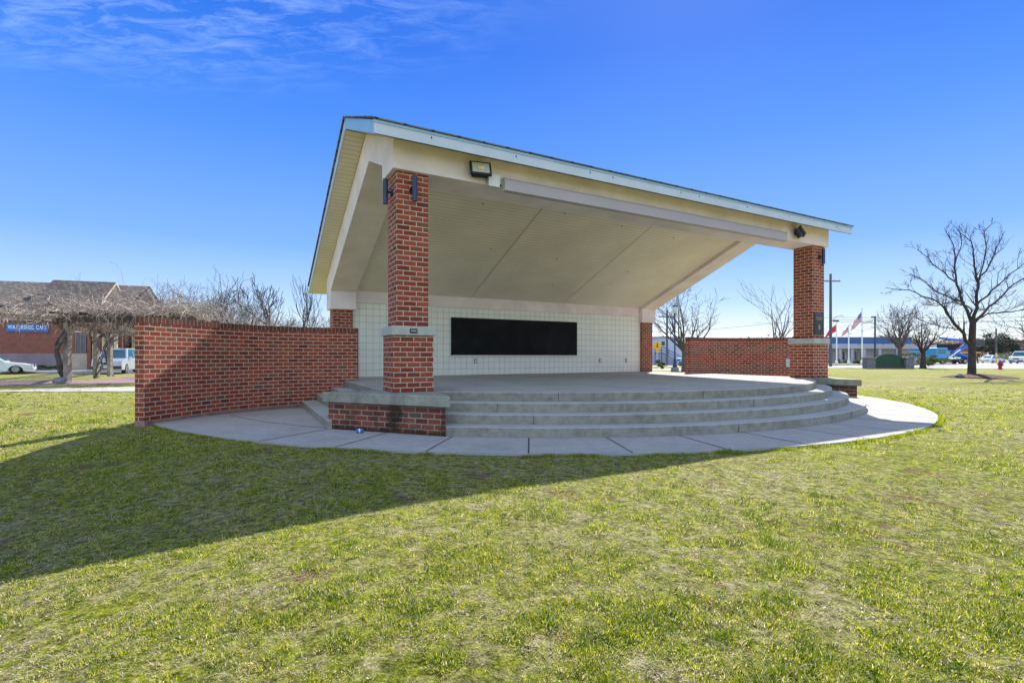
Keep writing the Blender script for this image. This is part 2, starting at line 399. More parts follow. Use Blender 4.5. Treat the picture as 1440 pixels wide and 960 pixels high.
# ------------------------------------------------------------------ BANDSHELL
UC = 4.902; VC = 4.856
W = 9.365; CW = .44
R4 = 6.505; TR = .262; RI = .1213
Z_ST = h2z(-.483); RIK = RI * K
shell = thing('bandshell', 'open gabled park bandshell with red brick columns, curved concrete steps and cream ceiling', 'bandshell', (BX, BY, 0), TH)
def P(b, *a, **k): return b.build(*a, **k)
def arcpts(R, a0, a1, n, cu=UC, cv=VC):
    return [((cu + R*math.cos(math.radians(a0 + (a1-a0)*i/n))) * K, (cv + R*math.sin(math.radians(a0 + (a1-a0)*i/n))) * K) for i in range(n + 1)]
def tier(k, z0, z1, vback):
    R = R4 + k * TR; uL = -.03 - .26 * k; uR = 2*UC - uL
    poly = [(uL*K, vback*K), (uL*K, .46*K)] + [(.2*K, .2*K)]
    a = math.degrees(math.acos((UC - .36) / R)); a0 = 180 + a; a1 = 360 - a
    poly += arcpts(R, a0, a1, 72) + [((2*UC-.2)*K, .2*K), (uR*K, .46*K), (uR*K, vback*K)]
    return MB().prism(poly, z0, z1)
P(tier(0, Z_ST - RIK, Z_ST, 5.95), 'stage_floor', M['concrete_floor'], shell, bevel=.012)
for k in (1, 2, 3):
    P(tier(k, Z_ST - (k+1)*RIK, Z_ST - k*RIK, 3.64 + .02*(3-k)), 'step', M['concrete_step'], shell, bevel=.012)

for k, angs in ((0, (243, 262)), (1, (236, 268)), (2, (240,)), (3, (261, 283))):
    for an in angs:
        R = (R4 + k*TR)*K; a = math.radians(an); x = UC*K + R*math.cos(a); y = VC*K + R*math.sin(a)
        m = MB().box(-.004, .004, -.003, .004, Z_ST-(k+1)*RIK+.004, Z_ST-k*RIK-.012); m.xform(Matrix.Translation((x, y, 0)) @ Matrix.Rotation(a+PI/2, 4, 'Z'))
        m.build('step_joint', M['joint'], shell)
# pedestals with overhanging cap (set square to the curve of the steps)
def ped(mirror):
    def pol(pts):
        if mirror: pts = [(2*UC - x, y) for x, y in pts][::-1]
        return [(x*K, y*K) for x, y in pts]
    brick = [(-.79, .49), (.36, -.87), (.47, -.03), (.47, .47), (-.04, .51)]
    capp = [(-.86, .57), (.385, -.975), (.535, -.02), (.535, .535), (-.02, .58)]
    if mirror:                                        # start the brick run on the diagonal face again
        bp = pol(brick); i = 3; bp = bp[i:] + bp[:i]
    else: bp = pol(brick)
    b = MB().prism(bp, -.1, Z_ST - .13*K).build('pedestal', M['brick_ped'], shell)
    MB().prism(pol(capp), Z_ST - .13*K, Z_ST + .006).build('pedestal_cap', M['cap'], b, bevel=.015)
ped(False); ped(True)

# front columns: wide base, stone band, upper shaft
ZB0, ZB1, ZHB = h2z(.282), h2z(.405), h2z(2.477)
for u0 in (0, W):
    e = .055
    lo = MB().box((u0-e)*K, (u0+CW+e)*K, -e*K, (CW+e)*K, Z_ST, ZB0, Z_ST).build('column', M['brick'], shell, bevel=.004)
    MB().box((u0-.085)*K, (u0+CW+.085)*K, -.085*K, (CW+.085)*K, ZB0, ZB1).build('stone_band', M['band'], lo, bevel=.012)
    MB().box(u0*K, (u0+CW)*K, 0, CW*K, ZB1, ZHB + .02, ZB1).build('shaft', M['brick'], lo, bevel=.004)
# rear columns
V2 = 5.377
for u0 in (0, W):
    MB().box(u0*K, (u0+CW)*K, V2*K, (V2+CW)*K, Z_ST, h2z(1.09), Z_ST).build('rear_column', M['brick'], shell, bevel=.004)
# back wall of scored block with stucco beam above
MB().box(CW*K + .002, W*K - .002, (V2+.09)*K, (V2+.32)*K, Z_ST, h2z(1.262), Z_ST).build('back_wall', M['tile'], shell)
MB().profile([((V2+.05)*K, h2z(1.262)), ((V2+.36)*K, h2z(1.262)), ((V2+.36)*K, h2z(1.56)), ((V2+.05)*K, h2z(1.56))], (CW+.065)*K, (W-.065)*K).build('back_beam', M['stucco'], shell, bevel=.008)
# gable side frames
p = .064
TV, THT = 1.365, 3.057
def roof_top(v): return 3.76 + .428*(v - 1.593) if v < 1.593 else 3.76 - .4066*(v - 1.593)
so = .185
def frame(u0, u1):
    vb0 = 5.31; vb1 = 5.885
    prof = [(-p, 2.477), (CW+.08, 2.477), (CW+.08, 2.70), (TV, THT), (vb0, 1.49), (vb0, 1.085), (vb1, 1.085), (vb1, roof_top(vb1)-so-.004), (1.593, 3.76-so-.004), (-p, roof_top(-p)-so-.004)]
    return MB().profile([(v*K, h2z(h)) for v, h in prof], u0*K, u1*K)
def tri(o):
    bm = bmesh.new(); bm.from_mesh(o.data); bmesh.ops.triangulate(bm, faces=[f for f in bm.faces if len(f.verts) > 4]); bm.to_mesh(o.data); bm.free(); return o
frame(-p, CW+p).build('side_beam', M['stucco'], shell)
frame(W-p, W+CW+p).build('side_beam', M['stucco'], shell)
MB().profile([(v*K, h2z(h)) for v, h in [(-p, 2.477), (CW+.08, 2.477), (CW+.08, roof_top(CW+.08)-so-.004), (-p, roof_top(-p)-so-.004)]], (CW+p)*K, (W-p)*K).build('front_beam', M['stucco'], shell)
# ceiling in three panels with dark seams
def ceil_h(v): return 3.70 - .398*(v - 0) if v > 1.40 else 3.70 - .398*1.40 - .43*(1.40 - v)
US = [CW+p, 3.44, 6.36, W-p]
for a, b in zip(US[:-1], US[1:]):
    a += .004 if a > 1 else 0
    pr = [(CW+.08, ceil_h(CW+.08)), (1.40, ceil_h(1.40)), (V2+.06, ceil_h(V2+.06)), (V2+.06, ceil_h(V2+.06)+.05), (1.40, ceil_h(1.40)+.05), (CW+.08, ceil_h(CW+.08)+.05)]
    m = MB()
    for i in range(2):
        (v0, h0), (v1, h1) = pr[i], pr[i+1]; d = math.hypot(v1-v0, h1-h0)*K
        m.face([(a*K, v0*K, h2z(h0)), (a*K, v1*K, h2z(h1)), ((b-.004)*K, v1*K, h2z(h1)), ((b-.004)*K, v0*K, h2z(h0))], [(0, 0), (0, d), ((b-a)*K, d), ((b-a)*K, 0)])
    m.build('ceiling_panel', M['ceiling'], shell)
for u in US[1:3]:
    m = MB()
    for v0, v1 in ((CW+.08, 1.40), (1.40, V2+.06)):
        m.face([((u-.007)*K, v0*K, h2z(ceil_h(v0))-.006), ((u-.007)*K, v1*K, h2z(ceil_h(v1))-.006), ((u+.009)*K, v1*K, h2z(ceil_h(v1))-.006), ((u+.009)*K, v0*K, h2z(ceil_h(v0))-.006)])
    m.build('ceiling_seam', simple('seam_cover', (.42, .36, .29), .6), shell)
for uu, vv in ((2.2, 2.0), (4.0, 1.9), (5.6, 2.0), (3.0, 3.3), (4.8, 3.4), (7.3, 2.1), (5.4, 4.5), (7.2, 3.6)):
    MB().tube((uu*K, vv*K, h2z(ceil_h(vv))-.045), (uu*K, vv*K, h2z(ceil_h(vv))-.002), .008, .012, 6).build('ceiling_hook', M['steel_dark'], shell)
# roof slab, fascia boards, drip edge, soffit
OL = .384; OF = .389; VE = 6.58
u0, u1 = -OL, W + CW + OL
rt = lambda v: h2z(roof_top(v))
def strip(va, vb, ha, hb, u0, u1):
    return [(va*K, ha), (vb*K, hb)]
m = MB()
T = .024
prof = [(-OF-.03, rt(-OF)-.012), (1.593, rt(1.593)), (VE+.03, rt(VE)-.012), (VE+.03, rt(VE)-.012+T), (1.593, rt(1.593)+T), (-OF-.03, rt(-OF)-.012+T)]
m.profile([(v*K, z) for v, z in prof], (u0-.03)*K, (u1+.03)*K)
roof = m.build('roof', M['shingle'], shell)
FH = .177*K
def seg_board(va, vb, ua, ub, ztop_off, hgt):        # board following a roof slope
    za, zb = rt(va)+ztop_off, rt(vb)+ztop_off
    return [(va*K, za-hgt), (vb*K, zb-hgt), (vb*K, zb), (va*K, za)]
ft = .028
MB().box(u0*K, u1*K, -OF*K, -OF*K+ft, rt(-OF)-FH, rt(-OF)-.004).build('fascia', M['fascia'], roof, bevel=.003)
MB().box((u0)*K-.012, (u1)*K+.012, -OF*K-.014, -OF*K-.001, rt(-OF)-.055, rt(-OF)-.013).build('drip_edge', M['drip'], roof)
for uu in (u0*K+.0, u1*K-ft):
    m = MB()
    m.profile([( -OF*K+ft+.001, rt(-OF)-FH), (1.593*K, rt(1.593)-FH), (1.593*K, rt(1.593)-.004), (-OF*K+ft+.001, rt(-OF)-.004)], uu, uu+ft)
    m.build('rake_board', M['drip'], roof)
    m = MB()
    m.profile([(1.593*K, rt(1.593)-FH), (VE*K, rt(VE)-FH), (VE*K, rt(VE)-.004), (1.593*K, rt(1.593)-.004)], uu, uu+ft)
    m.build('rake_board', M['fascia'], roof)
MB().box(u0*K, u1*K, VE*K, VE*K+ft, rt(VE)-FH, rt(VE)-.004).build('fascia', M['fascia'], roof)
m = MB()
zs = lambda v: rt(v) - so*K + .004
for va, vb in ((-OF, 1.593), (1.593, VE)):
    for ua, ub in ((u0+.02, -p), (W+CW+p, u1-.02)):
        d = math.hypot((vb-va)*K, zs(vb)-zs(va))
        m.face([(ua*K, va*K+.02, zs(va)), (ua*K, vb*K, zs(vb)), (ub*K, vb*K, zs(vb)), (ub*K, va*K+.02, zs(va))], [(0, 0), (0, d), ((ub-ua)*K, d), ((ub-ua)*K, 0)])
for va, vb in ((-OF, -p), (5.885, VE)):
    m.face([(-p*K, va*K+.02, zs(va)), (-p*K, vb*K, zs(vb)), ((W+CW+p)*K, vb*K, zs(vb)), ((W+CW+p)*K, va*K+.02, zs(va))], [(0, 0), (0, (vb-va)*K), (10, (vb-va)*K), (10, 0)])
m.build('soffit', M['soffit'], roof)
# switch plates on the rear beam blocks
for uu in (.30, W+.22):
    MB().box(uu*K-.03, uu*K+.03, (5.31)*K-.012, 5.31*K-.001, h2z(1.34), h2z(1.43)).build('cover_plate', M['white_plastic'], shell, bevel=.003)
# fascia screws
for uu in (.35, 1.6, 2.9, 3.35, 4.85, 5.3, 6.6, 7.9, 8.3, 9.6):
    MB().box(uu*K-.008, uu*K+.008, -OF*K-.006, -OF*K-.001, rt(-OF)-FH*.56, rt(-OF)-FH*.40).build('fascia_clip', M['steel_dark'], roof)

# ---- things mounted on the bandshell
def lthing(name, label, cat, u, v, h, group=None):
    x, y = loc2w(u, v); return thing(name, label, cat, (x, y, h2z(h)), TH, group)
cb = lthing('chalkboard', 'long black chalkboard fixed to the white block back wall of the stage', 'chalkboard', 4.89, V2+.09, .035)
hw = 3.95*K/2; hh = .968*K
MB().box(-hw, hw, -.03, -.004, 0, hh).build('board', M['chalkboard'], cb)
MB().box(-hw-.01, hw+.01, -.07, -.004, -.045, -.002).build('tray', M['alum'], cb, bevel=.004)
m = MB(); m.box(-hw-.012, -hw-.001, -.034, -.004, -.002, hh+.012).box(hw+.001, hw+.012, -.034, -.004, -.002, hh+.012).box(-hw-.001, hw+.001, -.034, -.004, hh+.001, hh+.012)
m.build('frame', M['steel_dark'], cb)
for i, (uu, lab) in enumerate([(3.60, 'small outlet on the white block wall below the left end of the chalkboard'), (7.75, 'small outlet on the white block wall just right of the chalkboard'), (8.78, 'small outlet on the white block wall beside the right rear brick column')]):
    o = lthing('outlet', lab, 'outlet', uu, V2+.09, -.185, 'outlets on the back wall')
    MB().box(-.05, .05, -.012, -.001, 0, .15).build('surround', M['steel_dark'], o)
    MB().box(-.032, .032, -.022, -.013, .02, .13).build('cover', M['white_plastic'], o, bevel=.003)
sb = lthing('screen_housing', 'long grey box of a roll-down screen fixed along the front beam', 'screen housing', 1.542, -p, 2.407)
Ls = (8.17-1.542)*K
MB().profile([(-.135, 0), (-.003, 0), (-.003, .225), (-.06, .24), (-.11, .222), (-.135, .19)], 0, Ls).build('case', M['housing'], sb, bevel=.006)
MB().profile([(-.112, .2225), (-.06, .2415), (-.06, .248), (-.116, .228)], .004, Ls-.004).build('sunlit_edge', M['alum'], sb)  # pale band standing in for sun caught on the case's rounded top edge
m = MB().box(-.006, -.001, -.14, -.003, -.004, .235); m.build('end_cap', M['grey_box'], sb)
m = MB().box(Ls+.001, Ls+.006, -.14, -.003, -.004, .235); m.build('end_cap', M['grey_box'], sb)
jb = lthing('junction_box', 'small pale grey junction box at the left end of the screen housing', 'electrical box', 1.38, -p, 2.44)
MB().box(-.11, .09, -.10, -.002, 0, .21).build('box', M['grey_box'], jb, bevel=.008)
MB().box(-.12, .10, -.113, -.102, -.005, .215).build('lid', M['white_plastic'], jb, bevel=.004)
MB().tube((.09, -.05, .07), (.16, -.05, .05), .018, .018, 8).build('conduit', M['black_metal'], jb)
def floodlight(label, u, h, rx, rz):
    f = lthing('floodlight', label, 'floodlight', u, -p, h, 'floodlights on the front beam')
    MB().box(-.05, .05, -.03, -.002, .0, .14).build('bracket', M['black_metal'], f, bevel=.005)
    mt = Matrix.Translation((0, -.17, .06)) @ Euler((rx, 0, rz)).to_matrix().to_4x4()
    w, hgt = .19, .135
    m = MB(); m.box(-w*.8, w*.8, .02, .10, -hgt*.8, hgt*.8); m.box(-w, w, -.03, .02, -hgt, hgt)
    for k in range(6): m.box(-w*.7 + k*w*.26, -w*.7 + k*w*.26 + .012, .10, .13, -hgt*.7, hgt*.7)
    m.xform(mt).build('lamp_body', M['black_metal'], f, bevel=.008)
    m = MB(); m.box(-w*.80, w*.80, -.036, -.031, -hgt*.76, hgt*.76); m.xform(mt).build('lens', M['lens'], f)
    m = MB(); m.box(-w*.3, w*.3, -.046, -.037, -hgt*.3, hgt*.15); m.xform(mt).build('lamp_tube', M['cream'], f)
    MB().tube((0, -.02, .07), (0, -.09, .07), .02, .02, 8).build('arm', M['black_metal'], f)
floodlight('square black floodlight on the front beam just right of the left column', 1.133, 2.58, math.radians(-22), math.radians(-12))
floodlight('black floodlight on the front beam near the right column, turned to the right', 8.62, 2.60, math.radians(-30), math.radians(38))
def sconce(label, u, v, rz):
    x, y = loc2w(u, v)
    s = thing('column_light', label, 'wall light', (x, y, h2z(2.07)), TH + rz, 'slim wall lights on the column tops')
    MB().tube((0, -.115, 0), (0, -.115, .42), .042, .042, 14).build('lamp_tube', M['navy_metal'], s, smooth=False)
    MB().tube((0, -.003, .21), (0, -.03, .21), .06, .055, 14).build('back_plate', M['black_metal'], s)
    MB().tube((0, -.03, .21), (0, -.08, .21), .018, .018, 8).build('arm', M['black_metal'], s)
sconce('slim navy wall light on the front face of the left brick column', .22, 0, 0)
sconce('slim navy wall light on the outer side face of the left brick column', 0, .22, -PI/2)
sconce('slim navy wall light on the front face of the right brick column', W+.25, 0, 0)
pq = lthing('plaque', 'small dark nameplate on the stone band of the left column', 'plaque', .207, -.085, .31)
MB().box(-.065, .065, -.008, -.001, 0, .075).build('plate', M['bronze'], pq, bevel=.002)
m = MB()
for k in range(5): m.box(-.045 + k*.019, -.045 + k*.019 + .013, -.011, -.009, .03, .048)
m.build('lettering', M['alum'], pq)
pq = lthing('plaque', 'large dark memorial plaque on the shaft of the right column', 'plaque', W+.215, 0, .495)
MB().box(-.225, .225, -.025, -.001, 0, .60).build('plate', M['bronze'], pq, bevel=.006)
MB().box(-.205, .205, -.03, -.026, .53, .58).build('header', M['navy_metal'], pq)
m = MB()
for r, (ww, zz) in enumerate([(.15, .47), (.15, .435), (.12, .40)]):
    xx = -ww
    while xx < ww:
        wd = random.uniform(.02, .045); m.box(xx, min(xx+wd, ww), -.029, -.026, zz, zz+.02); xx += wd + .008
m.build('lettering', M['gold'], pq)
m = MB().lathe([(.0, 0), (.05, 0), (.05, .006), (.0, .006)], 20)
m.xform(Matrix.Translation((0, -.026, .20)) @ Euler((PI/2, 0, 0)).to_matrix().to_4x4() @ Matrix.Diagonal((1, 1.6, 1, 1))); m.build('emblem', M['gold'], pq)

# ---- free-standing curved brick walls
def wing(mirror):
    cu, cv, R, t = -.1, .1, 3.57, .15
    a0, a1 = 145.2, 85.2
    lab = 'curved red brick wall left of the stage, tall and nearest the camera' if not mirror else 'curved red brick wall right of the stage, seen behind the right column'
    am = math.radians((a0+a1)/2); bu, bv = cu+R*math.cos(am), cv+R*math.sin(am)
    if mirror: bu = 2*UC - bu
    root = local_thing('curved_brick_wall', lab, 'brick wall', bu, bv, 0)
    n = 48; ztop = h2z(.565); zc = ztop - .11
    # centre line: nearly straight outer third, then bending round towards the stage
    SS = np.linspace(0, 3.75, 400)
    tg = np.radians(np.where(SS < 1.35, 56 - 8*SS/1.35, 48 - 66*(SS-1.35)/2.4))
    cx_ = np.concatenate([[0], np.cumsum(np.cos(tg[:-1])*np.diff(SS))]); cy_ = np.concatenate([[0], np.cumsum(np.sin(tg[:-1])*np.diff(SS))])
    ex, ey = .20 + 3.03, 3.66 - 2.13; sc_ = math.hypot(ex, ey)/math.hypot(cx_[-1], cy_[-1]); ro_ = math.atan2(ey, ex) - math.atan2(cy_[-1], cx_[-1])
    wx = -3.03 + sc_*(cx_*math.cos(ro_) - cy_*math.sin(ro_)); wy = 2.13 + sc_*(cx_*math.sin(ro_) + cy_*math.cos(ro_)); tg = tg + ro_
    def pt(r, a):
        k = (a0 - a)/(a0 - a1); i = min(399, max(0, int(round(k*399)))); o_ = r - R
        u = wx[i] - math.sin(tg[i])*o_; v = wy[i] + math.cos(tg[i])*o_
        if mirror: u = 2*UC - u
        return ((u-bu)*K, (v-bv)*K)
    def arcwall(ri, ro, z0, z1, zo):
        m = MB(); A = [a0 + (a1-a0)*i/n for i in range(n+1)]
        inn = [pt(ri, a) for a in A]; out = [pt(ro, a) for a in A]
        run = 0
        for i in range(n):
            d = math.dist(inn[i], inn[i+1])
            q = [(*inn[i], z0), (*inn[i+1], z0), (*inn[i+1], z1), (*inn[i], z1)]; uvq = [(run, z0-zo), (run+d, z0-zo), (run+d, z1-zo), (run, z1-zo)]
            q2 = [(*out[i+1], z0), (*out[i], z0), (*out[i], z1), (*out[i+1], z1)]; uq2 = [(run+d, z0-zo), (run, z0-zo), (run, z1-zo), (run+d, z1-zo)]
            q3 = [(*inn[i], z1), (*inn[i+1], z1), (*out[i+1], z1), (*out[i], z1)]; uq3 = [(run, 0), (run+d, 0), (run+d, .19), (run, .19)]
            for a, b in ((q, uvq), (q2, uq2), (q3, uq3)):
                if mirror: a = a[::-1]; b = b[::-1]
                m.face(a, b)
            run += d
        w = (ro-ri)*K
        e = [(*out[0], z0), (*inn[0], z0), (*inn[0], z1), (*out[0], z1)]; ue = [(-w, z0-zo), (0, z0-zo), (0, z1-zo), (-w, z1-zo)]
        e2 = [(*inn[n], z0), (*out[n], z0), (*out[n], z1), (*inn[n], z1)]; ue2 = [(run, z0-zo), (run+w, z0-zo), (run+w, z1-zo), (run, z1-zo)]
        for a, b in ((e, ue), (e2, ue2)):
            if mirror: a = a[::-1]; b = b[::-1]
            m.face(a, b)
        return m
    arcwall(R, R+t, .055, zc, .055 + .0).build('wall', M['brick'], root)
    arcwall(R-.002, R+t+.002, zc, ztop, zc - .045).build('coping', M['rowlock'], root)
    arcwall(R-.008, R+t+.008, -.15, .055, -.1).build('footing', simple('pink_footing', (.30, .19, .17), .9, var=.2), root)
wing(False); wing(True)
eb = lthing('outlet_cover', 'pale rectangular cover on the right curved brick wall beside the right column', 'electrical box', 9.9+3.57*math.cos(math.radians(43.2)), .1+3.57*math.sin(math.radians(43.2)), -.31)
eb.rotation_euler.z = TH + math.radians(43.2 - 90)
MB().box(-.10, .10, -.05, .0, 0, .29).build('box', M['white_plastic'], eb, bevel=.008)
MB().box(-.085, .085, -.058, -.051, .015, .275).build('lid', M['grey_box'], eb, bevel=.003)
wp = lthing('white_post', 'thin white post standing behind the right rear brick column', 'post', 10.02, 5.9, -.968)
MB().box(-.035, .035, -.035, .035, 0, 1.25).build('shaft', M['white_paint'], wp, bevel=.004); MB().box(-.042, .042, -.042, .042, 1.251, 1.27).build('cap', M['white_paint'], wp)

# crushed can on the walk
cx, cy = gp(506, 608.5)
can = thing('drinks_can', 'crushed blue and white drinks can lying on the concrete walk', 'can', (cx, cy, .035))
m = MB().lathe([(.022, -.055), (.031, -.048), (.033, -.02), (.028, 0), (.033, .03), (.030, .05), (.022, .056)], 14)
m.xform(Euler((0, PI/2, .4)).to_matrix().to_4x4()); m.build('body', M['car_blue'], can, smooth=True)
m = MB().lathe([(.0335, -.018), (.0345, -.012), (.0345, .0), (.0335, .004)], 14); m.xform(Euler((0, PI/2, .4)).to_matrix().to_4x4()); m.build('stripe', M['white_paint'], can)

# ------------------------------------------------------------------ GROUND
def sheet(name, pts, z, mat, kind='structure'):
    m = MB(); m.face([(x, y, z) for x, y in pts], pts); return tag(m.build(name, mat), kind=kind)
S = 1800
def sst(t): t = np.clip(t, 0, 1); return t*t*(3-2*t)
def gz(x, y):
    x = np.asarray(x, float); y = np.asarray(y, float)
    f = sst((26-np.abs(x))/6)*sst((26-y)/8)*sst((y+14)/6)
    bumpz = .022*(fnoise(x+50, y+50, .9, 11) - .5) + .015*(fnoise(x+50, y+50, 2.6, 12) - .5)
    c_, s_ = math.cos(TH), math.sin(TH); a_, b_ = (x-BX)/K, (y-BY)/K
    rr = np.hypot(a_*c_+b_*s_-UC, -a_*s_+b_*c_-VC)
    nearw = sst((rr-8.2)/.6)
    return -.03 + f*(bumpz*nearw - .15*sst((rr-8.25)/2.2)*sst((-x-.3)/4.5)*sst((10-y)/6))
def fnoise(x, y, s, seed):
    rs = np.random.RandomState(seed); g = rs.rand(256, 256)
    X = x*s; Y = y*s; xi = np.floor(X).astype(int); yi = np.floor(Y).astype(int); fx = X-xi; fy = Y-yi
    fx = fx*fx*(3-2*fx); fy = fy*fy*(3-2*fy)
    a = g[xi % 256, yi % 256]; b = g[(xi+1) % 256, yi % 256]; c = g[xi % 256, (yi+1) % 256]; d = g[(xi+1) % 256, (yi+1) % 256]
    return (a*(1-fx)+b*fx)*(1-fy)+(c*(1-fx)+d*fx)*fy
gx = np.concatenate([[-S, -300, -90, -40], np.arange(-28, 28.01, .25), [40, 90, 300, S]])
gy = np.concatenate([[-60, -25], np.arange(-16, 28.01, .25), [40, 90, 300, S]])
GX, GY = np.meshgrid(gx, gy); GZ = gz(GX, GY)
me = bpy.data.meshes.new('lawn'); nx_, ny_ = len(gx), len(gy)
ii = (np.arange(ny_-1)[:, None]*nx_ + np.arange(nx_-1)[None, :]).ravel()
me.vertices.add(nx_*ny_); me.vertices.foreach_set('co', np.stack([GX, GY, GZ], -1).astype(np.float32).ravel())
lp_ = np.stack([ii, ii+1, ii+nx_+1, ii+nx_], 1).ravel()
me.loops.add(len(lp_)); me.loops.foreach_set('vertex_index', lp_.astype(np.int32)); me.polygons.add(len(ii)); me.polygons.foreach_set('loop_start', (np.arange(len(ii))*4).astype(np.int32)); me.polygons.foreach_set('loop_total', np.full(len(ii), 4, dtype=np.int32))
me.polygons.foreach_set('use_smooth', [True]*len(ii)); me.materials.append(M['lawn']); me.update(calc_edges=True)
lo_ = bpy.data.objects.new('lawn', me); COL.objects.link(lo_); tag(lo_, kind='structure')
# walk slab round the stage
def wpt(u, v): return loc2w(u, v)
RW = 8.25
wk = []
aL = 198.5
for i in range(97):
    a = math.radians(aL + (360 + 180 - aL - aL) * i / 96); wk.append((UC + RW*math.cos(a), VC + RW*math.sin(a)))
arcL = [(-.1 + 3.60*math.cos(math.radians(a)), .1 + 3.60*math.sin(math.radians(a))) for a in np.linspace(85.2, 143.5, 24)]
arcR = [(2*UC - x, y) for x, y in arcL][::-1]
poly = wk + arcR + arcL
m = MB(); m.prism([wpt(*q) for q in poly], -.14, 0.0)
walk = tag(m.build('walkway', M['concrete_walk']), kind='structure')
tri(walk)
m = MB()
def jstrip(a, b, w=.009):
    a = Vector(wpt(*a)); b = Vector(wpt(*b)); n = (b-a).normalized().orthogonal() * w
    m.face([(*(a-n), .004), (*(b-n), .004), (*(b+n), .004), (*(a+n), .004)])
for ang in [217.6, 225] + [232.2 + 7.3*i for i in range(15)]:
    a = math.radians(ang); r0 = 7.20
    jstrip((UC + r0*math.cos(a), VC + r0*math.sin(a)), (UC + RW*math.cos(a), VC + RW*math.sin(a)))
pa = [(UC + 7.15*math.cos(math.radians(a)), VC + 7.15*math.sin(math.radians(a))) for a in np.linspace(195.5, 219, 12)]
for a, b in zip(pa[:-1], pa[1:]): jstrip(a, b, .008)
o = m.build('walkway_joints', M['joint']); tag(o, kind='structure')

def gsheet(name, px, z, mat): return sheet(name, [gp(x, y) for x, y in px], z, mat)
paver = simple('pink_paver', (.24, .15, .16), .9, var=.12, vscale=2)
# left: concrete path, brick path, island, road
gsheet('concrete_path', [(-260, 552), (20, 549.5), (190, 549.0), (330, 547), (330, 541.5), (190, 543), (90, 544), (20, 547.5), (-260, 549.5)], -.020, M['concrete_walk'])
gsheet('brick_path', [(-260, 544), (0, 541), (120, 540), (200, 537), (320, 533), (320, 524), (200, 526.3), (170, 530), (150, 532.5), (120, 534), (0, 534.8), (-260, 537)], -.016, paver)
gsheet('parking_lot', [(-700, 530), (-260, 527), (-20, 524.6), (130, 524.6), (172, 525.6), (195, 523.5), (320, 520), (320, 508.5), (-700, 508.5)], -.022, M['asphalt'])
# right: pavement, road, forecourt
gsheet('pavement', [(1150, 516.9), (1700, 519.4), (1700, 518.4), (1150, 514.8)], -.012, M['concrete_walk'])
gsheet('road', [(900, 514.8), (1150, 514.7), (1700, 518.3), (2200, 518.3), (2200, 504.6), (900, 504.6)], -.020, M['road_light'])
gsheet('grass_verge', [(1150, 513.6), (1228, 513.2), (1345, 512.6), (1352, 510.6), (1270, 510.2), (1150, 510.4)], -.008, M['lawn'])
gsheet('rear_path', [(915, 520.5), (1000, 519.5), (1000, 517.5), (915, 518)], -.014, M['concrete_walk'])
def kerb(px, w=.16, h=.13):
    m = MB()
    pts = [Vector(gp(*q)) for q in px]
    for a, b in zip(pts[:-1], pts[1:]):
        n = (b-a).normalized().orthogonal(); n = n if n.y > 0 else -n
        q = [a, b, b + n*w, a + n*w]; m.prism([tuple(x) for x in q], -.03, h)
    return tag(m.build('kerb', M['concrete_walk']), kind='structure')
kerb([(-260, 527.2), (-20, 524.9), (130, 524.9)]); kerb([(1150, 513.6), (1228, 513.2), (1345, 512.6)])
for x0, x1 in ((60, 118), (-60, -8)):
    pass
gsheet('parking_line', [(118, 517.0), (82, 519.5), (86, 519.6), (122, 517.1)], -.014, M['yellow'])

# ------------------------------------------------------------------ GRASS blades (one mesh, real blades near the camera)
def inside_built(x, y):
    c, s = math.cos(TH), math.sin(TH)
    a = (x-BX)/K; b = (y-BY)/K; u = a*c+b*s; v = -a*s+b*c
    r = np.hypot(u-UC, v-VC)
    blk = (r < RW - .012) & (v < 4.2)
    rw = np.hypot(u+.1, v-.1); blk |= (rw > 3.40) & (rw < 3.80) & (v > .1) & (u < .3)
    blk |= (u > -.3) & (u < 10.1) & (v > 0) & (v < 6.1)
    um = 2*UC - u; rw = np.hypot(um+.1, v-.1); blk |= (rw > 3.40) & (rw < 3.80) & (v > .1) & (um < .3)
    return blk
def scatter(n, r1=26):
    r = 1.55*(r1/1.55)**(np.random.rand(n)**.90); a = np.radians(np.random.uniform(-50, 50, n)); return r*np.sin(a), r*np.cos(a), r
def cover(X, Y): 
    n = fnoise(X, Y, .33, 1)*.22 + fnoise(X, Y, 1.7, 2)*.22 + fnoise(X, Y, 6.5, 3)*.56; return .54 + (n-.5)*1.9
def bare(X, Y):
    n = fnoise(X+3, Y+9, .55, 31)*.45 + fnoise(X, Y, 2.4, 32)*.30 + fnoise(X, Y, 8, 33)*.25; return np.clip((n-.60)/.06, 0, 1)
TX, TY, TR_ = scatter(82000); cv_ = cover(TX, TY); cv_ = cv_ - .9*bare(TX, TY)
kp = np.random.rand(len(TX)) < np.clip((cv_-.24)*1.7, .05, 1); TX, TY, TR_, cv_ = TX[kp], TY[kp], TR_[kp], cv_[kp]
nt_ = len(TX); per_ = 17; tl = np.where(np.random.rand(nt_) < .45, .20, .50) + .12*np.random.randn(nt_) + .25*(.5-cv_); ts = np.exp(.30*np.random.randn(nt_))*np.clip(.6+.8*cv_, .6, 1.5)
tf = np.clip(TR_/5, 1, 2.4)
idx = np.repeat(np.arange(nt_), per_); n_ = len(idx)
gr = np.abs(np.random.randn(n_))*.017*ts[idx]*tf[idx]; ga = np.random.rand(n_)*2*PI
X1, Y1 = TX[idx]+gr*np.cos(ga), TY[idx]+gr*np.sin(ga)
h1 = (.008+.012*np.random.rand(n_))*ts[idx]*(1.1-.25*np.minimum(gr/.04, 1)); le1 = h1*(.3+1.1*np.random.rand(n_)); la1 = ga+.8*np.random.randn(n_)
t1 = np.clip(tl[idx] + .13*np.random.randn(n_), 0, .78); dd1 = np.random.rand(n_) < .13; t1[dd1] = np.random.uniform(.75, .95, dd1.sum())
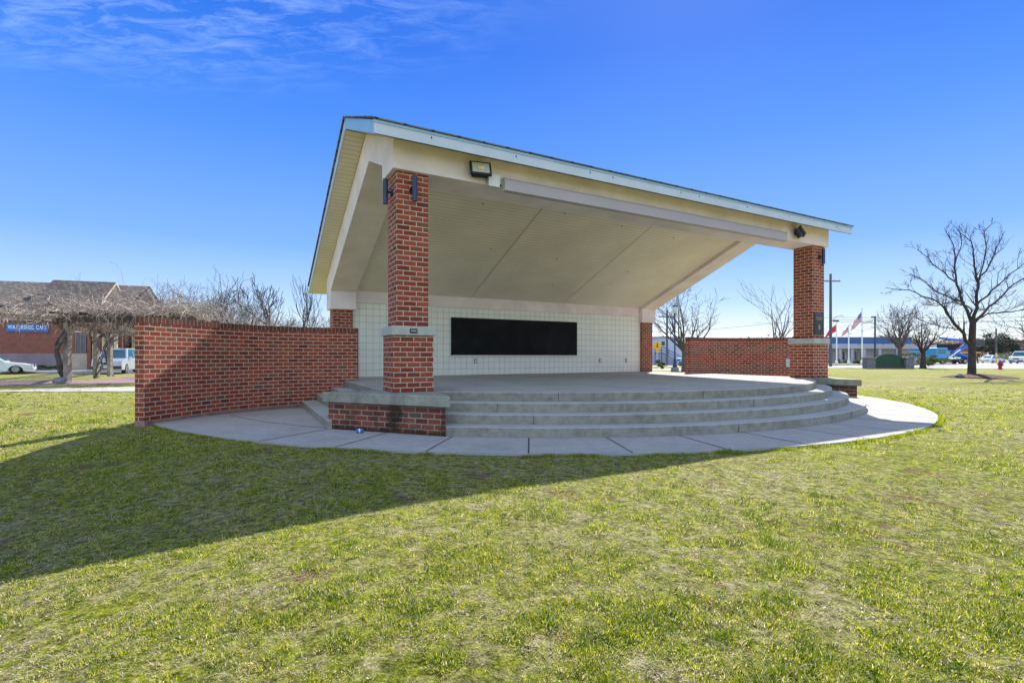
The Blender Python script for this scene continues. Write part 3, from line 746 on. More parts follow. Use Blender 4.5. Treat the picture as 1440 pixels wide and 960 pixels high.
# flat dead thatch between the tufts
X2, Y2, R2 = scatter(300000); c2 = cover(X2, Y2); kp = np.random.rand(len(X2)) < np.clip(1.15-.9*c2, .15, 1)*(1-.85*bare(X2, Y2)); X2, Y2, R2 = X2[kp], Y2[kp], R2[kp]; n2_ = len(X2)
h2 = .003+.009*np.random.rand(n2_); le2 = .010+.026*np.random.rand(n2_); la2 = np.random.rand(n2_)*2*PI; t2 = np.clip(.86+.11*np.random.randn(n2_), .5, 1)
# taller tufts where the mower cannot reach along the slab edge
ea = np.radians(np.random.uniform(199, 341, 1500)); er = (RW + .012 + .03*np.abs(np.random.randn(1500)))*K
c_, s_ = math.cos(TH), math.sin(TH); eu, ev = UC*K + er*np.cos(ea), VC*K + er*np.sin(ea); EX, EY = BX + eu*c_ - ev*s_, BY + eu*s_ + ev*c_
ei = np.repeat(np.arange(1500), 16); n3_ = len(ei); X3 = EX[ei] + .022*np.random.randn(n3_); Y3 = EY[ei] + .022*np.random.randn(n3_)
sc3 = np.clip(fnoise(EX, EY, 2.2, 21)*2-.35, .25, 1.6)[ei]; h3 = (.018+.032*np.random.rand(n3_))*sc3; le3 = h3*np.random.rand(n3_)*1.1; la3 = np.random.rand(n3_)*2*PI; t3 = np.clip(.30+.2*np.random.randn(n3_), 0, .8)
X1, Y1, h1, le1, la1, t1 = [np.concatenate(q) for q in ((X1, X3), (Y1, Y3), (h1, h3), (le1, le3), (la1, la3), (t1, t3))]
X = np.concatenate([X1, X2]); Y = np.concatenate([Y1, Y2]); hgt = np.concatenate([h1, h2]); lean = np.concatenate([le1, le2]); la = np.concatenate([la1, la2]); tint = np.concatenate([t1, t2])
keep = ~inside_built(X, Y) & (Y > .6); X, Y, hgt, lean, la, tint = [q[keep] for q in (X, Y, hgt, lean, la, tint)]
nb = len(X); r = np.hypot(X, Y)
wid = .0015*(.7+.7*np.random.rand(nb))*np.clip(r/6, 1, 3.6); hgt = hgt*np.clip(r/6, 1, 1.6)
az = la + PI/2 + .5*np.random.randn(nb)
z0 = gz(X, Y) - .004
co = np.zeros((nb, 5, 3), dtype=np.float32)
dx, dy = np.cos(az)*wid, np.sin(az)*wid; lx, ly = np.cos(la)*lean, np.sin(la)*lean
co[:, 0] = np.stack([X-dx, Y-dy, z0], 1); co[:, 1] = np.stack([X+dx, Y+dy, z0], 1)
co[:, 2] = np.stack([X+dx*.7+lx*.4, Y+dy*.7+ly*.4, z0+hgt*.65], 1); co[:, 3] = np.stack([X-dx*.7+lx*.4, Y-dy*.7+ly*.4, z0+hgt*.65], 1)
co[:, 4] = np.stack([X+lx, Y+ly, z0+hgt], 1)
def raw_mesh(name, co, loops, starts, totals, mat, tint=None, per=5):
    me = bpy.data.meshes.new(name); me.vertices.add(len(co)); me.vertices.foreach_set('co', co.astype(np.float32).ravel())
    me.loops.add(len(loops)); me.loops.foreach_set('vertex_index', loops.astype(np.int32))
    me.polygons.add(len(starts)); me.polygons.foreach_set('loop_start', starts.astype(np.int32)); me.polygons.foreach_set('loop_total', totals.astype(np.int32))
    if tint is not None:
        at_ = me.attributes.new('tint', 'FLOAT', 'POINT'); at_.data.foreach_set('value', np.repeat(tint, per).astype(np.float32))
    me.materials.append(mat); me.update(calc_edges=True); me.validate()
    o = bpy.data.objects.new(name, me); COL.objects.link(o); return o
base = (np.arange(nb)*5)[:, None]
lp = (base + np.array([[0, 1, 2, 3, 3, 2, 4]])).ravel()
st = ((np.arange(nb)*7)[:, None] + np.array([[0, 4]])).ravel(); tt = np.tile([4, 3], nb)
tag(raw_mesh('grass', co.reshape(-1, 3), lp, st, tt, M['grass'], tint), 'patchy short green and straw coloured grass covering the lawn', 'grass', kind='stuff')
m = MB(); rg_ = random.Random(17)
for i in range(900):
    rr_ = 1.7*(20/1.7)**rg_.random(); aa_ = math.radians(rg_.uniform(-48, 48)); x, y = rr_*math.sin(aa_), rr_*math.cos(aa_)
    if inside_built(np.array([x]), np.array([y]))[0]: continue
    zg = float(gz(x, y)) + .006; q = rg_.uniform(.004, .010); a = rg_.uniform(0, PI); c1_, s1_ = math.cos(a)*q, math.sin(a)*q
    m.face([(x-c1_, y-s1_, zg), (x+s1_*.6, y-c1_*.6, zg+rg_.uniform(0, .008)), (x+c1_, y+s1_, zg+.003), (x-s1_*.6, y+c1_*.6, zg+rg_.uniform(0, .010))])
tag(m.build('leaf_litter', simple('bleached_leaf', (.42, .34, .24), .8, var=.35, vscale=2)), 'small bleached leaf fragments scattered over the lawn', 'dead leaves', kind='stuff')
# loose straw stalks
m = MB()
for i in range(260):
    if i < 90: px, py = random.uniform(560, 800), random.uniform(646, 690)
    else: px, py = random.uniform(0, 1440), random.uniform(650, 955)
    x, y = gp(px, py)
    if inside_built(np.array([x]), np.array([y]))[0]: continue
    a = random.uniform(0, PI); l = random.uniform(.02, .09) * (2.2 if i < 90 else .7); dx, dy = math.cos(a)*l, math.sin(a)*l*.5
    zg = float(gz(x, y)) + .012
    m.path([(x-dx, y-dy, zg), (x, y+.002, zg+.008), (x+dx, y+dy, zg+.002)], .0011, .0007, 3)
tag(m.build('straw_stalks', simple('straw', (.46, .38, .24), .8)), 'loose dry straw stalks scattered over the lawn', 'straw', kind='stuff')

# ------------------------------------------------------------------ TREES
def grow(mb, p, d, ln, r, lvl, up=.12, wob=.16, nseg=5, kids=(3, 4), ratio=.62, ang=(25, 55), rmin=.004, rng=random):
    pts = [Vector(p)]; d = Vector(d).normalized(); dirs = [d.copy()]
    for i in range(nseg):
        d = (d + Vector((rng.gauss(0, wob), rng.gauss(0, wob), rng.gauss(0, wob) + up))).normalized()
        pts.append(pts[-1] + d*ln/nseg); dirs.append(d.copy())
    r1 = max(rmin, r*(.30 if lvl > 0 else .45))
    mb.path([tuple(q) for q in pts], r, r1, 5 if r > .03 else 3)
    if lvl <= 0: return
    k = rng.randint(*kids)
    for j in range(k):
        t = rng.uniform(.25, .98) if j < k-1 else .97
        i = min(nseg-1, int(t*nseg)); f = t*nseg-i
        q = pts[i].lerp(pts[i+1], f); dd = dirs[i]
        ax = dd.orthogonal(); ax.rotate(Matrix.Rotation(rng.uniform(0, 2*PI), 3, dd))
        nd = dd.copy(); nd.rotate(Matrix.Rotation(math.radians(rng.uniform(*ang)), 3, ax))
        rr = max(rmin, (r + (r1-r)*t)*rng.uniform(.5, .75))
        grow(mb, q, nd, ln*ratio*rng.uniform(.75, 1.2), rr, lvl-1, up, wob, max(3, nseg-1), kids, ratio, ang, rmin, rng)

def bare_tree(label, x, y, height, trunk_h, tr, spread=35, limbs=6, lvl=3, group='bare trees', mat='bark', seed=1, name='bare_tree', up=.12, kids=(3, 4), rmin=.006, ang=(25, 55), z=0):
    rng = random.Random(seed)
    t = thing(name, label, 'tree', (x, y, z), 0, group)
    m = MB(); m.lathe([(tr*1.5, -.1), (tr*1.15, .15), (tr, trunk_h*.4), (tr*.85, trunk_h)], 10)
    m.build('trunk', M[mat], t, smooth=True)
    m = MB(); L0 = (height - trunk_h)*.62
    for i in range(limbs):
        a = 2*PI*i/limbs + rng.uniform(-.4, .4); tilt = math.radians(rng.uniform(spread*.35, spread*1.15)) if i else .08
        d = (math.sin(tilt)*math.cos(a), math.sin(tilt)*math.sin(a), math.cos(tilt))
        grow(m, (0, 0, trunk_h*rng.uniform(.80, .99)), d, L0*rng.uniform(.8, 1.12), tr*rng.uniform(.38, .62), lvl, up, .13, 6, kids, .6, ang, rmin, rng)
    m.build('crown', M[mat], t); return t

# big tree on the right lawn: limbs follow the photographed shape, with real depth
def big_tree():
    D = 28.8; rng = random.Random(5); x0 = at(1366, D)
    t = thing('bare_tree', 'large bare tree with low fork in a mulch ring on the right lawn', 'tree', (x0, D, 0), 0)
    m = MB(); z = lambda py: zat(py, D)
    pts = [(0, 0, -.05), (.02, 0, .25), (.03, 0, 1.0), (.03, 0, z(478)), (.09, 0, z(452))]; rr = [.34, .205, .18, .17, .15]
    for i in range(4): m.tube(pts[i], pts[i+1], rr[i], rr[i+1], 12, False)
    m.build('trunk', M['bark'], t, smooth=True, weld=True)
    limbs = [([(1364,484),(1350,463),(1335,445),(1325,430),(1310,420),(1280,408),(1245,404)], .15, -1.5),
      ([(1352,464),(1340,462),(1320,458),(1300,452),(1285,445)], .05, 1.6),
      ([(1367,455),(1353,425),(1345,400),(1343,365),(1341,345),(1328,320)], .15, 1.2),
      ([(1346,398),(1330,385),(1310,370),(1290,350)], .07, 1.8),
      ([(1368,455),(1373,420),(1376,395),(1370,375),(1366,340),(1345,322)], .16, -.6),
      ([(1376,395),(1390,375),(1400,350),(1413,325)], .08, -1.4),
      ([(1369,454),(1385,438),(1405,420),(1425,400),(1450,385),(1480,375)], .13, 1.0),
      ([(1372,430),(1395,408),(1420,385),(1455,360)], .09, -2.2),
      ([(1372,449),(1400,440),(1430,437),(1470,434)], .07, -1.2),
      ([(1352,424),(1320,412),(1300,395),(1280,385)], .07, .6),
      ([(1374,402),(1385,360),(1384,325),(1400,312)], .07, .9),
      ([(1343,372),(1352,345),(1350,328)], .05, -.8),
      ([(1368,450),(1360,430),(1338,425),(1318,430),(1296,428)], .07, -2.6)]
    m = MB()
    for pl, r, dy in limbs:
        n = len(pl); P3 = []
        for i, (px, py) in enumerate(pl):
            k = i/(n-1); yy = dy*k*1.1; DD = D + yy
            P3.append(Vector((at(px, DD) - x0, yy, zat(py, DD))))
        F3 = []                                      # jitter between the surveyed points so that limbs are not smooth arcs
        for a, b in zip(P3[:-1], P3[1:]):
            L_ = (b-a).length
            for k in range(3): F3.append(a.lerp(b, k/3) + Vector((rng.gauss(0, .03), rng.gauss(0, .03), rng.gauss(0, .03)))*L_*(1 if k else 0))
        F3.append(P3[-1])
        r1 = .014; NN = len(F3)-1
        for i in range(NN):
            m.tube(F3[i], F3[i+1], .72*r + (r1-.72*r)*(i/NN)**.7, .72*r + (r1-.72*r)*((i+1)/NN)**.7, 6, False)
        for i in range(2, NN):
            for q in range(2):
                if rng.random() < .25: continue
                d = (F3[i]-F3[i-1]).normalized(); ax = Vector((rng.gauss(0, 1), rng.gauss(0, 1), rng.gauss(0, 1))).normalized()
                nd = d.copy(); nd.rotate(Matrix.Rotation(math.radians(rng.uniform(25, 60)), 3, ax))
                grow(m, F3[i], nd, rng.uniform(.4, 1.15)*(1.15-.65*i/NN), max(.012, r*(1-i/NN)*.25 + .008), 2, .09, .13, 5, (2, 4), .62, (20, 45), .006, rng)
    m.build('crown', M['bark'], t)
    mu = thing('mulch_ring', 'low mound of brown mulch round the foot of the large bare tree', 'mulch', (x0 + .25, D - .2, -.03))
    m = MB(); m.lathe([(1.75, -.02), (1.55, .05), (1.1, .13), (.6, .19), (.3, .22)], 28)
    rg = random.Random(3); m.v = [(x*(1+rg.uniform(-.06, .06)), y*(1+rg.uniform(-.06, .06)), zz+rg.uniform(-.015, .015)) for x, y, zz in m.v]
    m.build('mound', M['mulch'], mu, smooth=True)
    st = MB(); st.lathe([(.0, 0), (.2, .02), (.22, .1), (.12, .2), (0, .22)], 9); st.v = [(x*(1+rg.uniform(-.2, .2)), y*1.1, zz) for x, y, zz in st.v]
    o = st.build('rock', M['stone']); o.location = (x0 - 1.15, D - .5, .02); tag(o, 'small grey rock at the edge of the mulch under the large tree', 'rock')
big_tree()

def px_tree(label, px, py_base, py_top, trunk_px, **k):
    D = CAMZ*F/(py_base-HY); return bare_tree(label, at(px, D), D, zat(py_top, D), **k)
bare_tree('fan shaped bare tree behind the green sign', at(1265, 57), 57, zat(424, 57), 2.4, .22, 52, 12, 3, 'bare trees', 'bark_grey', 11, up=.05, rmin=.014)
bare_tree('low bare tree with forked trunk right of the green sign', at(1298, 50), 50, zat(446, 50), 1.7, .24, 70, 6, 3, 'bare trees', 'bark', 12, up=.09, rmin=.012)
bare_tree('bare upright tree beside the lamp post behind the stage', at(962, 41.5), 41.5, zat(393, 41.5), 1.9, .2, 48, 11, 3, 'bare trees', 'bark_grey', 23, up=.07, rmin=.011)
bare_tree('bare tree rising behind the right curved brick wall', at(1094, 40), 40, zat(398, 40), 1.4, .16, 50, 7, 2, 'bare trees', 'bark_grey', 31, up=.09, kids=(3, 4), rmin=.010)
bare_tree('bare tree whose twigs enter at the right edge of the photo', at(1500, 30), 30, zat(360, 30), 2.2, .2, 75, 8, 3, 'bare trees', 'bark', 44, up=.03, rmin=.008)
bare_tree('crooked dark bare tree standing clear of the thicket left of the roof', at(377, 62), 62, zat(392, 62), 5.5, .22, 75, 7, 2, 'bare trees', 'bark', 9, up=.22, rmin=.03, kids=(3, 5))
bare_tree('slim upright bare tree nearest the left roof edge', at(428, 66), 66, zat(396, 66), 3.5, .16, 10, 4, 2, 'bare trees', 'bark', 14, up=.25, rmin=.025, ang=(15, 35))
bare_tree('slim leaning bare tree just right of the slim upright one', at(436, 69), 69, zat(410, 69), 3.0, .14, 16, 4, 2, 'bare trees', 'bark_grey', 15, up=.2, rmin=.025, ang=(20, 40))
bare_tree('rounded bare tree above the middle of the left curved wall', at(333, 48), 48, zat(396, 48), 2.5, .22, 58, 11, 3, 'bare trees', 'bark_grey', 16, up=.1, rmin=.016)
for i, (px, D, h_) in enumerate([(292, 30, 2.6), (318, 31, 2.7), (343, 33, 2.6), (366, 34, 2.4), (388, 36, 2.2)]):
    bare_tree(['low pale brush at the end of the pergola', 'low pale brush under the rounded bare tree', 'low pale brush right of the rounded bare tree', 'low pale brush under the crooked bare tree', 'low pale brush right of the crooked bare tree'][i], at(px, D), D, zat(428 + i*3, D), .3, .07, 85, 22, 2, 'low brush behind the left wall', 'vine', 90+i, up=.02, rmin=.009, name='bare_shrub', kids=(4, 5))
for i, (px, D, top, lab) in enumerate([(208, 44, 413, 'bare tree behind the vines next to the wall end'), (238, 50, 408, 'bare tree behind the vines, second from the wall end'), (268, 46, 408, 'bare tree in the thicket above the left curved wall'), (298, 52, 402, 'bare tree just left of the rounded one'), (356, 54, 412, 'bushy bare tree between the rounded and the crooked one'), (400, 58, 436, 'low bare tree right of the crooked one'), (455, 70, 440, 'low bare tree behind the left rear column')]):
    bare_tree(lab, at(px, D), D, zat(top, D), 1.8, .13, 70, 13, 3, 'bare trees', 'bark_grey', 50+i, up=.05, rmin=.010, kids=(4, 5))

def leaf_crown(name, label, cat, x, y, z0, w, d, h, n, size, mat, group=None, trunk=None, shape='round', seed=1, mt='bark'):
    rng = np.random.RandomState(seed)
    t = thing(name, label, cat, (x, y, 0), 0, group)
    if trunk:
        m = MB(); m.lathe([(trunk*1.3, -.1), (trunk, .3), (trunk*.6, z0 + h*.6)], 8)
        for i in range(7):
            a = 2*PI*i/7; zz = z0 + h*random.uniform(0, .35)
            m.tube((0, 0, zz), (w*.4*math.cos(a), d*.4*math.sin(a), zz + h*.3), trunk*.4, trunk*.12, 5, False)
        m.build('trunk', M[mt], t)
    nc = max(9, int(n/170)); cen = []
    for i in range(nc):
        a = rng.rand()*2*PI; rr = math.sqrt(rng.rand())*.93; top = math.sqrt(1-rr*rr)
        zz = .12 + .74*top*rng.rand()**.55
        cen.append((rr*w/2*math.cos(a), rr*d/2*math.sin(a), z0 + zz*h, .07 + .10*rng.rand()))
    cen = np.array(cen); idx = rng.randint(0, nc, n)
    sp = cen[idx, 3][:, None]*np.array([[w, d, h*.8]])
    g = rng.randn(n, 3); g /= np.linalg.norm(g, axis=1)[:, None]; g *= (rng.rand(n, 1)**.45)
    C = cen[idx, :3] + g*sp*1.05
    A = rng.randn(n, 3); A /= np.linalg.norm(A, axis=1)[:, None]; B = np.cross(A, rng.randn(n, 3)); B /= np.linalg.norm(B, axis=1)[:, None]
    s = size*(.5+rng.rand(n, 1)); 
    co = np.stack([C-A*s, C-B*s*.5, C+A*s, C+B*s*.5], 1).reshape(-1, 3); co[:, 2] = np.maximum(co[:, 2], .02)
    o = raw_mesh('crown' if trunk else 'foliage', co, np.arange(4*n), np.arange(n)*4, np.full(n, 4), M[mat]); o.parent = t
    return t
# right background trees, individually
leaf_crown('evergreen_tree', 'dark spreading evergreen tree behind the cars right of the large bare tree', 'tree', at(1397, 105), 105, 1.2, 8.5, 7, 5.6, 9000, .17, 'leaf_dark', 'trees beyond the road', .3, seed=3)
for i, (px, D, top, w, mat, lab) in enumerate([
    (1428, 112, 478, 10, 'leaf_pink', 'reddish budding tree right of the dark evergreen'),
    (1376, 118, 484, 8, 'leaf_pink', 'small reddish budding tree left of the dark evergreen'),
    (1342, 125, 476, 13, 'leaf_pink', 'broad reddish tree behind the blue machinery'),
    (1318, 130, 482, 9, 'leaf_brown', 'brownish tree behind the low forked tree'),
    (1283, 120, 484, 10, 'leaf_dark', 'dark green tree behind the shrubs by the green sign'),
    (1455, 105, 472, 12, 'leaf_brown', 'grey brown tree at the right edge of the photo'),
    (1236, 140, 470, 10, 'leaf_brown', 'small tree top showing over the blue roofed building, right one'),
    (1204, 140, 473, 6, 'leaf_brown', 'small tree top showing over the blue roofed building, left one')]):
    zt = zat(top, D); leaf_crown('background_tree', lab, 'tree', at(px, D), D, zt*.25, w, w*.8, zt*.75, 3800, .16, mat, 'trees beyond the road', .2, seed=20+i)
# shrubs
for i, (px, D, top, w, lab) in enumerate([(1248, 60, 493, 3.2, 'yellow green shrub behind the left half of the green sign'), (1281, 56, 494, 3.4, 'loose shrub just right of the green sign'), (1301, 58, 496, 2.8, 'loose shrub behind the low forked tree'), (1314, 57, 497, 2.8, 'loose shrub right of the low forked tree'), (1182, 78, 503, 1.6, 'small shrub by the first flagpole'), (1192, 78, 505, 1.4, 'small shrub by the second flagpole'), (1206, 76, 505, 1.8, 'small shrub left of the tall flagpole'), (1221, 76, 505, 1.6, 'small shrub right of the tall flagpole'), (927, 47, 505, 1.25, 'dark green shrub beside the right rear brick column'), (1424, 96, 497, 5, 'dark green shrub beneath the reddish tree by the road')]):
    leaf_crown('shrub', lab, 'shrub', at(px, D), D, 0, w, w, max(.4, zat(top, D)), 1500, .07, 'leaf_shrub', 'shrubs beyond the lawn', None, seed=60+i)
# far woods that read as one mass
rng = np.random.RandomState(9); n = 52000
Dw = rng.uniform(230, 330, n); Xw = rng.uniform(-420, 420, n)
Hw = 5 + 5*fnoise(Xw+500, Dw*.1, .035, 6) + 3.0*fnoise(Xw+500, Dw*.05, .16, 7)
Zw = Hw*rng.rand(n)**.8
C = np.stack([Xw, Dw, Zw], 1); A = rng.randn(n, 3); A /= np.linalg.norm(A, axis=1)[:, None]; B = np.cross(A, rng.randn(n, 3)); B /= np.linalg.norm(B, axis=1)[:, None]
s = .8*(.5+rng.rand(n, 1)); co = np.stack([C-A*s, C-B*s*.6, C+A*s, C+B*s*.6], 1).reshape(-1, 3)
tag(raw_mesh('far_woods', co, np.arange(4*n), np.arange(n)*4, np.full(n, 4), M['leaf_brown']), 'grey brown bare woods along the horizon', 'woods', kind='stuff')

# ------------------------------------------------------------------ PERGOLA with vines (left)
PT = 3.05
spine = [(-31, 40), (-27.5, 34), (-23.6, 27.5), (-20.3, 23.6), (-15.0, 24.4)]
pg = thing('pergola', 'long dark timber pergola on weathered posts left of the brick wall', 'pergola', (-20.5, 22.6, 0))
ox, oy = -20.5, 22.6
sp = [Vector(q) for q in spine]
def side(off):
    out = []
    for i, q in enumerate(sp):
        d = (sp[min(i+1, len(sp)-1)] - sp[max(i-1, 0)]).normalized(); nn = Vector((d.y, -d.x)); out.append(q + nn*off)
    return out
for off in (-1.35, 1.1):
    s_ = side(off)
    for a, b in zip(s_[:-1], s_[1:]):
        d = (b-a).normalized(); nn = Vector((-d.y, d.x))*.05
        MB().prism([tuple(a-nn-Vector((ox, oy))), tuple(b-nn-Vector((ox, oy))), tuple(b+nn-Vector((ox, oy))), tuple(a+nn-Vector((ox, oy)))], PT-.28, PT).build('beam', M['beam_wood'], pg)
rafters = 0
for a, b, c, d in zip(side(-1.7)[:-1], side(-1.7)[1:], side(1.45)[:-1], side(1.45)[1:]):
    nR = int((b-a).length/.75)
    for k in range(nR):
        p0 = a.lerp(b, k/nR); p1 = c.lerp(d, k/nR); dd = (p1-p0).normalized(); nn = Vector((-dd.y, dd.x))*.035; o_ = Vector((ox, oy))
        MB().prism([tuple(p0-nn-o_), tuple(p1-nn-o_), tuple(p1+nn-o_), tuple(p0+nn-o_)], PT+.003, PT+.17).build('rafter', M['beam_wood'], pg)
posts = [gp(95, 538), gp(135.5, 531), gp(154.5, 528.2), (-15.4, 23.1), (-15.8, 25.4)]
for x, y in posts:
    MB().box(x-ox-.11, x-ox+.11, y-oy-.11, y-oy+.11, -.05, PT-.285).build('post', M['post_wood'], pg, bevel=.012)
def vine_stem(m, x, y, rng, r=.10):
    pts = []; ph = rng.uniform(0, 6)
    for k in range(13):
        zz = PT*1.02*k/12; rr = .20 + .10*math.sin(k*.9+ph); pts.append((x + rr*math.cos(ph+k*.55), y + rr*math.sin(ph+k*.55), zz - .05))
    m.path(pts, r, r*.55, 7)
rng = random.Random(4)
for i, ((x, y), lab, ox_) in enumerate([(posts[0], 'thick twisted grey vine climbing the nearest pergola post', -.3), (posts[1], 'twisted vine climbing the left of the two pergola posts by the car', .1), (posts[2], 'twisted vine climbing the right of the two pergola posts by the car', -.1)]):
    v = thing('climbing_vine', lab, 'vine', (x, y, 0), 0, 'vines on the pergola')
    m = MB(); vine_stem(m, ox_*.6, -.1, rng, .11 if i == 0 else .045); vine_stem(m, ox_*.8, 0, rng, .07 if i == 0 else .04)
    for k in range(7):                               # spreading arms near the top
        a = rng.uniform(0, 2*PI); grow(m, (ox_*.4, 0, rng.uniform(1.9, 2.6)), (math.cos(a), math.sin(a)*.8, .9), 1.4, .05, 1, .05, .22, 6, (2, 3), .6, (25, 60), .010, rng)
    m.build('stem', M['bark_grey'], v, smooth=True)
rk = MB().lathe([(0, 0), (.25, .02), (.27, .14), (.15, .26), (0, .28)], 9).build('rock', M['stone']); rk.location = (posts[0][0]+.05, posts[0][1]-.45, 0); tag(rk, 'pale rock at the foot of the nearest pergola post', 'rock')
# tangled canopy of bare vines
m = MB(); rng = random.Random(8)
cum = [(a, b) for a, b in zip(sp[:-1], sp[1:])]
wts = [1.2, 2.0, 3.4, 5.2]
for i in range(2300):
    a, b = rng.choices(cum, wts)[0]; q = a.lerp(b, rng.random()); d = (b-a).normalized(); nn = Vector((d.y, -d.x))
    off = rng.gauss(0, 1.05); x, y = q + nn*off
    z = PT + .12 + abs(rng.gauss(0, .33))
    an = rng.uniform(0, 2*PI); L_ = rng.uniform(.5, 1.7); el = rng.gauss(.12, .45); pts = [Vector((x, y, z))]; k = 6; turn = rng.gauss(0, .35)
    for j in range(k):
        an += turn + rng.gauss(0, .25); el += rng.gauss(-.10, .25)
        pts.append(pts[-1] + Vector((math.cos(an)*math.cos(el), math.sin(an)*math.cos(el), math.sin(el)))*L_/k)
    m.path([(p_.x-ox, p_.y-oy, p_.z) for p_ in pts], rng.uniform(.008, .022), .005, 3)
for i in range(420):                                 # loose arms hanging past the left end
    q = Vector((-20.8 + rng.gauss(-.9, 1.0), 22.6 + rng.gauss(0, .9))); z = PT + rng.gauss(.1, .38)
    an = rng.choice([PI, PI, 0]) + rng.gauss(0, .7); el = rng.gauss(.1, .4); pts = [Vector((q.x, q.y, z))]; L_ = rng.uniform(.6, 1.8); turn = rng.gauss(0, .35)
    for j in range(7):
        an += turn; el += rng.gauss(-.12, .22); pts.append(pts[-1] + Vector((math.cos(an)*math.cos(el), math.sin(an)*math.cos(el), math.sin(el)))*L_/7); pts[-1].z = max(pts[-1].z, 2.98 + .1*rng.random())
    m.path([(p_.x-ox, p_.y-oy, p_.z) for p_ in pts], rng.uniform(.008, .020), .005, 3)
o = m.build('vine_tangle', M['vine']); o.location = (ox, oy, 0); tag(o, 'tangled mass of bare pale vines lying over the pergola', 'vines', kind='stuff')

# ------------------------------------------------------------------ CAFE
def cafe():
    a = math.radians(18); X0, Y0 = at(-150, 44.0), 44.0
    t = thing('cafe_building', 'brick cafe with grey shake roof, gabled bay and blue sign', 'building', (X0, Y0, 0), a)
    # facade along +x local, depth +y
    Lw = 30.0
    inv = Matrix.Rotation(-a, 3, 'Z')
    def lx(px):                                       # local x where the sight line of this column meets the facade
        k = (px-720)/F; c, s = math.cos(a), math.sin(a)
        return (k*Y0 - X0)/(c - k*s)
    def lz(px, py):
        l = lx(px); D = Y0 + l*math.sin(a); return zat(py, D)
    xr = lx(172); zE = lz(60, 431); zB = lz(60, 451.5); zQ = lz(30, 497)
    MB().box(0, xr, 0, 11, zQ, zB, zQ).build('wall', M['brick_far'], t)
    MB().box(-.03, xr+.03, -.05, 11.03, -.1, zQ).build('plinth', M['block_base'], t)
    MB().box(-.02, xr+.02, -.25, 11.02, zB, zE-.05).build('frieze', M['beige'], t)
    zr = zE + 3.0; xs = lx(76); ov = .7
    def gable(x0, x1, y0, y1, ze, zr, name):
        ym = (y0+y1)/2; m = MB()
        d = math.hypot(ym-y0, zr-ze)
        m.face([(x0, y0, ze), (x1, y0, ze), (x1, ym, zr), (x0, ym, zr)], [(0, 0), (x1-x0, 0), (x1-x0, d), (0, d)])
        m.face([(x1, y1, ze), (x0, y1, ze), (x0, ym, zr), (x1, ym, zr)], [(0, 0), (x1-x0, 0), (x1-x0, d), (0, d)])
        m.face([(x0, y0, ze-.25), (x1, y0, ze-.25), (x1, y0, ze), (x0, y0, ze)])
        m.face([(x1, y0, ze-.25), (x1, y1, ze-.25), (x1, ym, zr-.12), (x1, y0, ze-.1)][:3])
        m.face([(x0, y1, ze-.25), (x0, y0, ze-.25), (x0, ym, zr-.12)])
        m.face([(x0, y0, ze-.25), (x0, y1, ze-.25), (x1, y1, ze-.25), (x1, y0, ze-.25)])
        return m.build(name, M['shake'], t)
    gable(-1, xr+.5, -ov, 11+ov, zE, zat(394, 49)+.2, 'roof')
    # gabled bay standing higher
    xb0, xb1 = lx(50), lx(139); zb = zat(388, 47.5)
    m = gable(xb0, xb1+.35, -.75, 6.6, zE+.25, zb, 'bay_roof')
    ym = 2.925
    m = MB(); m.face([(xb1, -.3, zE), (xb1, 6.1, zE), (xb1, ym, zb-.45)], [(0, 0), (6.4, 0), (3.2, 3)]); m.face([(xb1, 6.1, zE), (xb1, -.3, zE), (xb1-.1, ym, zb-.45)]); m.build('gable_wall', M['brick_far'], t)
    m = MB(); m.face([(xb1+.36, -.75, zE+.0), (xb1+.36, ym, zb-.22), (xb1+.36, ym, zb+.03), (xb1+.36, -.75, zE+.25)]); m.face([(xb1+.36, ym, zb-.22), (xb1+.36, 6.6, zE), (xb1+.36, 6.6, zE+.25), (xb1+.36, ym, zb+.03)])
    m.build('rake_trim', M['beige'], t)
    # door and transom
    xd0, xd1 = lx(107), lx(122)
    d = MB().box(xd0, xd1, -.10, -.02, .25, lz(114, 468)).build('door', M['glass'], t)
    m = MB()
    for xx in (xd0, (xd0+xd1)/2-.03, xd1-.06): m.box(xx, xx+.06, -.13, -.101, .25, lz(114, 468))
    m.box(xd0, xd1, -.13, -.101, 1.0, 1.06); m.build('frame', M['block_base'], d)
    m = MB().box(xd0-.1, xd1+.25, -.16, -.02, lz(114, 467.5), lz(114, 457)); tr_ = m.build('transom', M['cream'], t)
    for k in range(3):
        xx = xd0 + .12 + k*(xd1-xd0)/3.2; MB().box(xx, xx+.2, -.18, -.161, lz(114, 465.5), lz(114, 460)).build('pane', M['beam_wood'], tr_)
    MB().box(lx(98), xr, -.14, -.03, -.1, lz(114, 497)).build('plinth', M['pale_block'], t)
    MB().box(lx(126), lx(131), -.5, -.16, 0, zB-.1).build('pilaster', M['brick_far'], t)
    for p0, p1 in ((133, 137), (146.5, 150), (163, 167.5), (178, 186)):
        MB().box(lx(p0), lx(p1), -.45 if p1 < 172 else 1.2, -.17 if p1 < 172 else 2.9, .8, zB-.25).build('pilaster', M['cream'], t)
    # right wing with pale bays
    m = MB().box(xr, xr+5.5, 3.0, 10, 0, zB-.4).build('wall', M['brick_far'], t)
    for k in range(2):
        xx = xr + .8 + k*2.1
        MB().box(xx, xx+.32, 2.75, 2.95, .8, zB-.7).build('pilaster', M['cream'], t)
        w_ = MB().box(xx+.6, xx+1.6, 2.9, 2.97, .9, 2.9).build('window', M['glass'], t)
        MB().box(xx+.5, xx+1.7, 2.85, 2.96, 2.91, 3.2).build('lintel', M['cream'], w_)
    gable(xr+.1, xr+5.9, 2.4, 10.6, zB-.4, zB+1.8, 'roof')
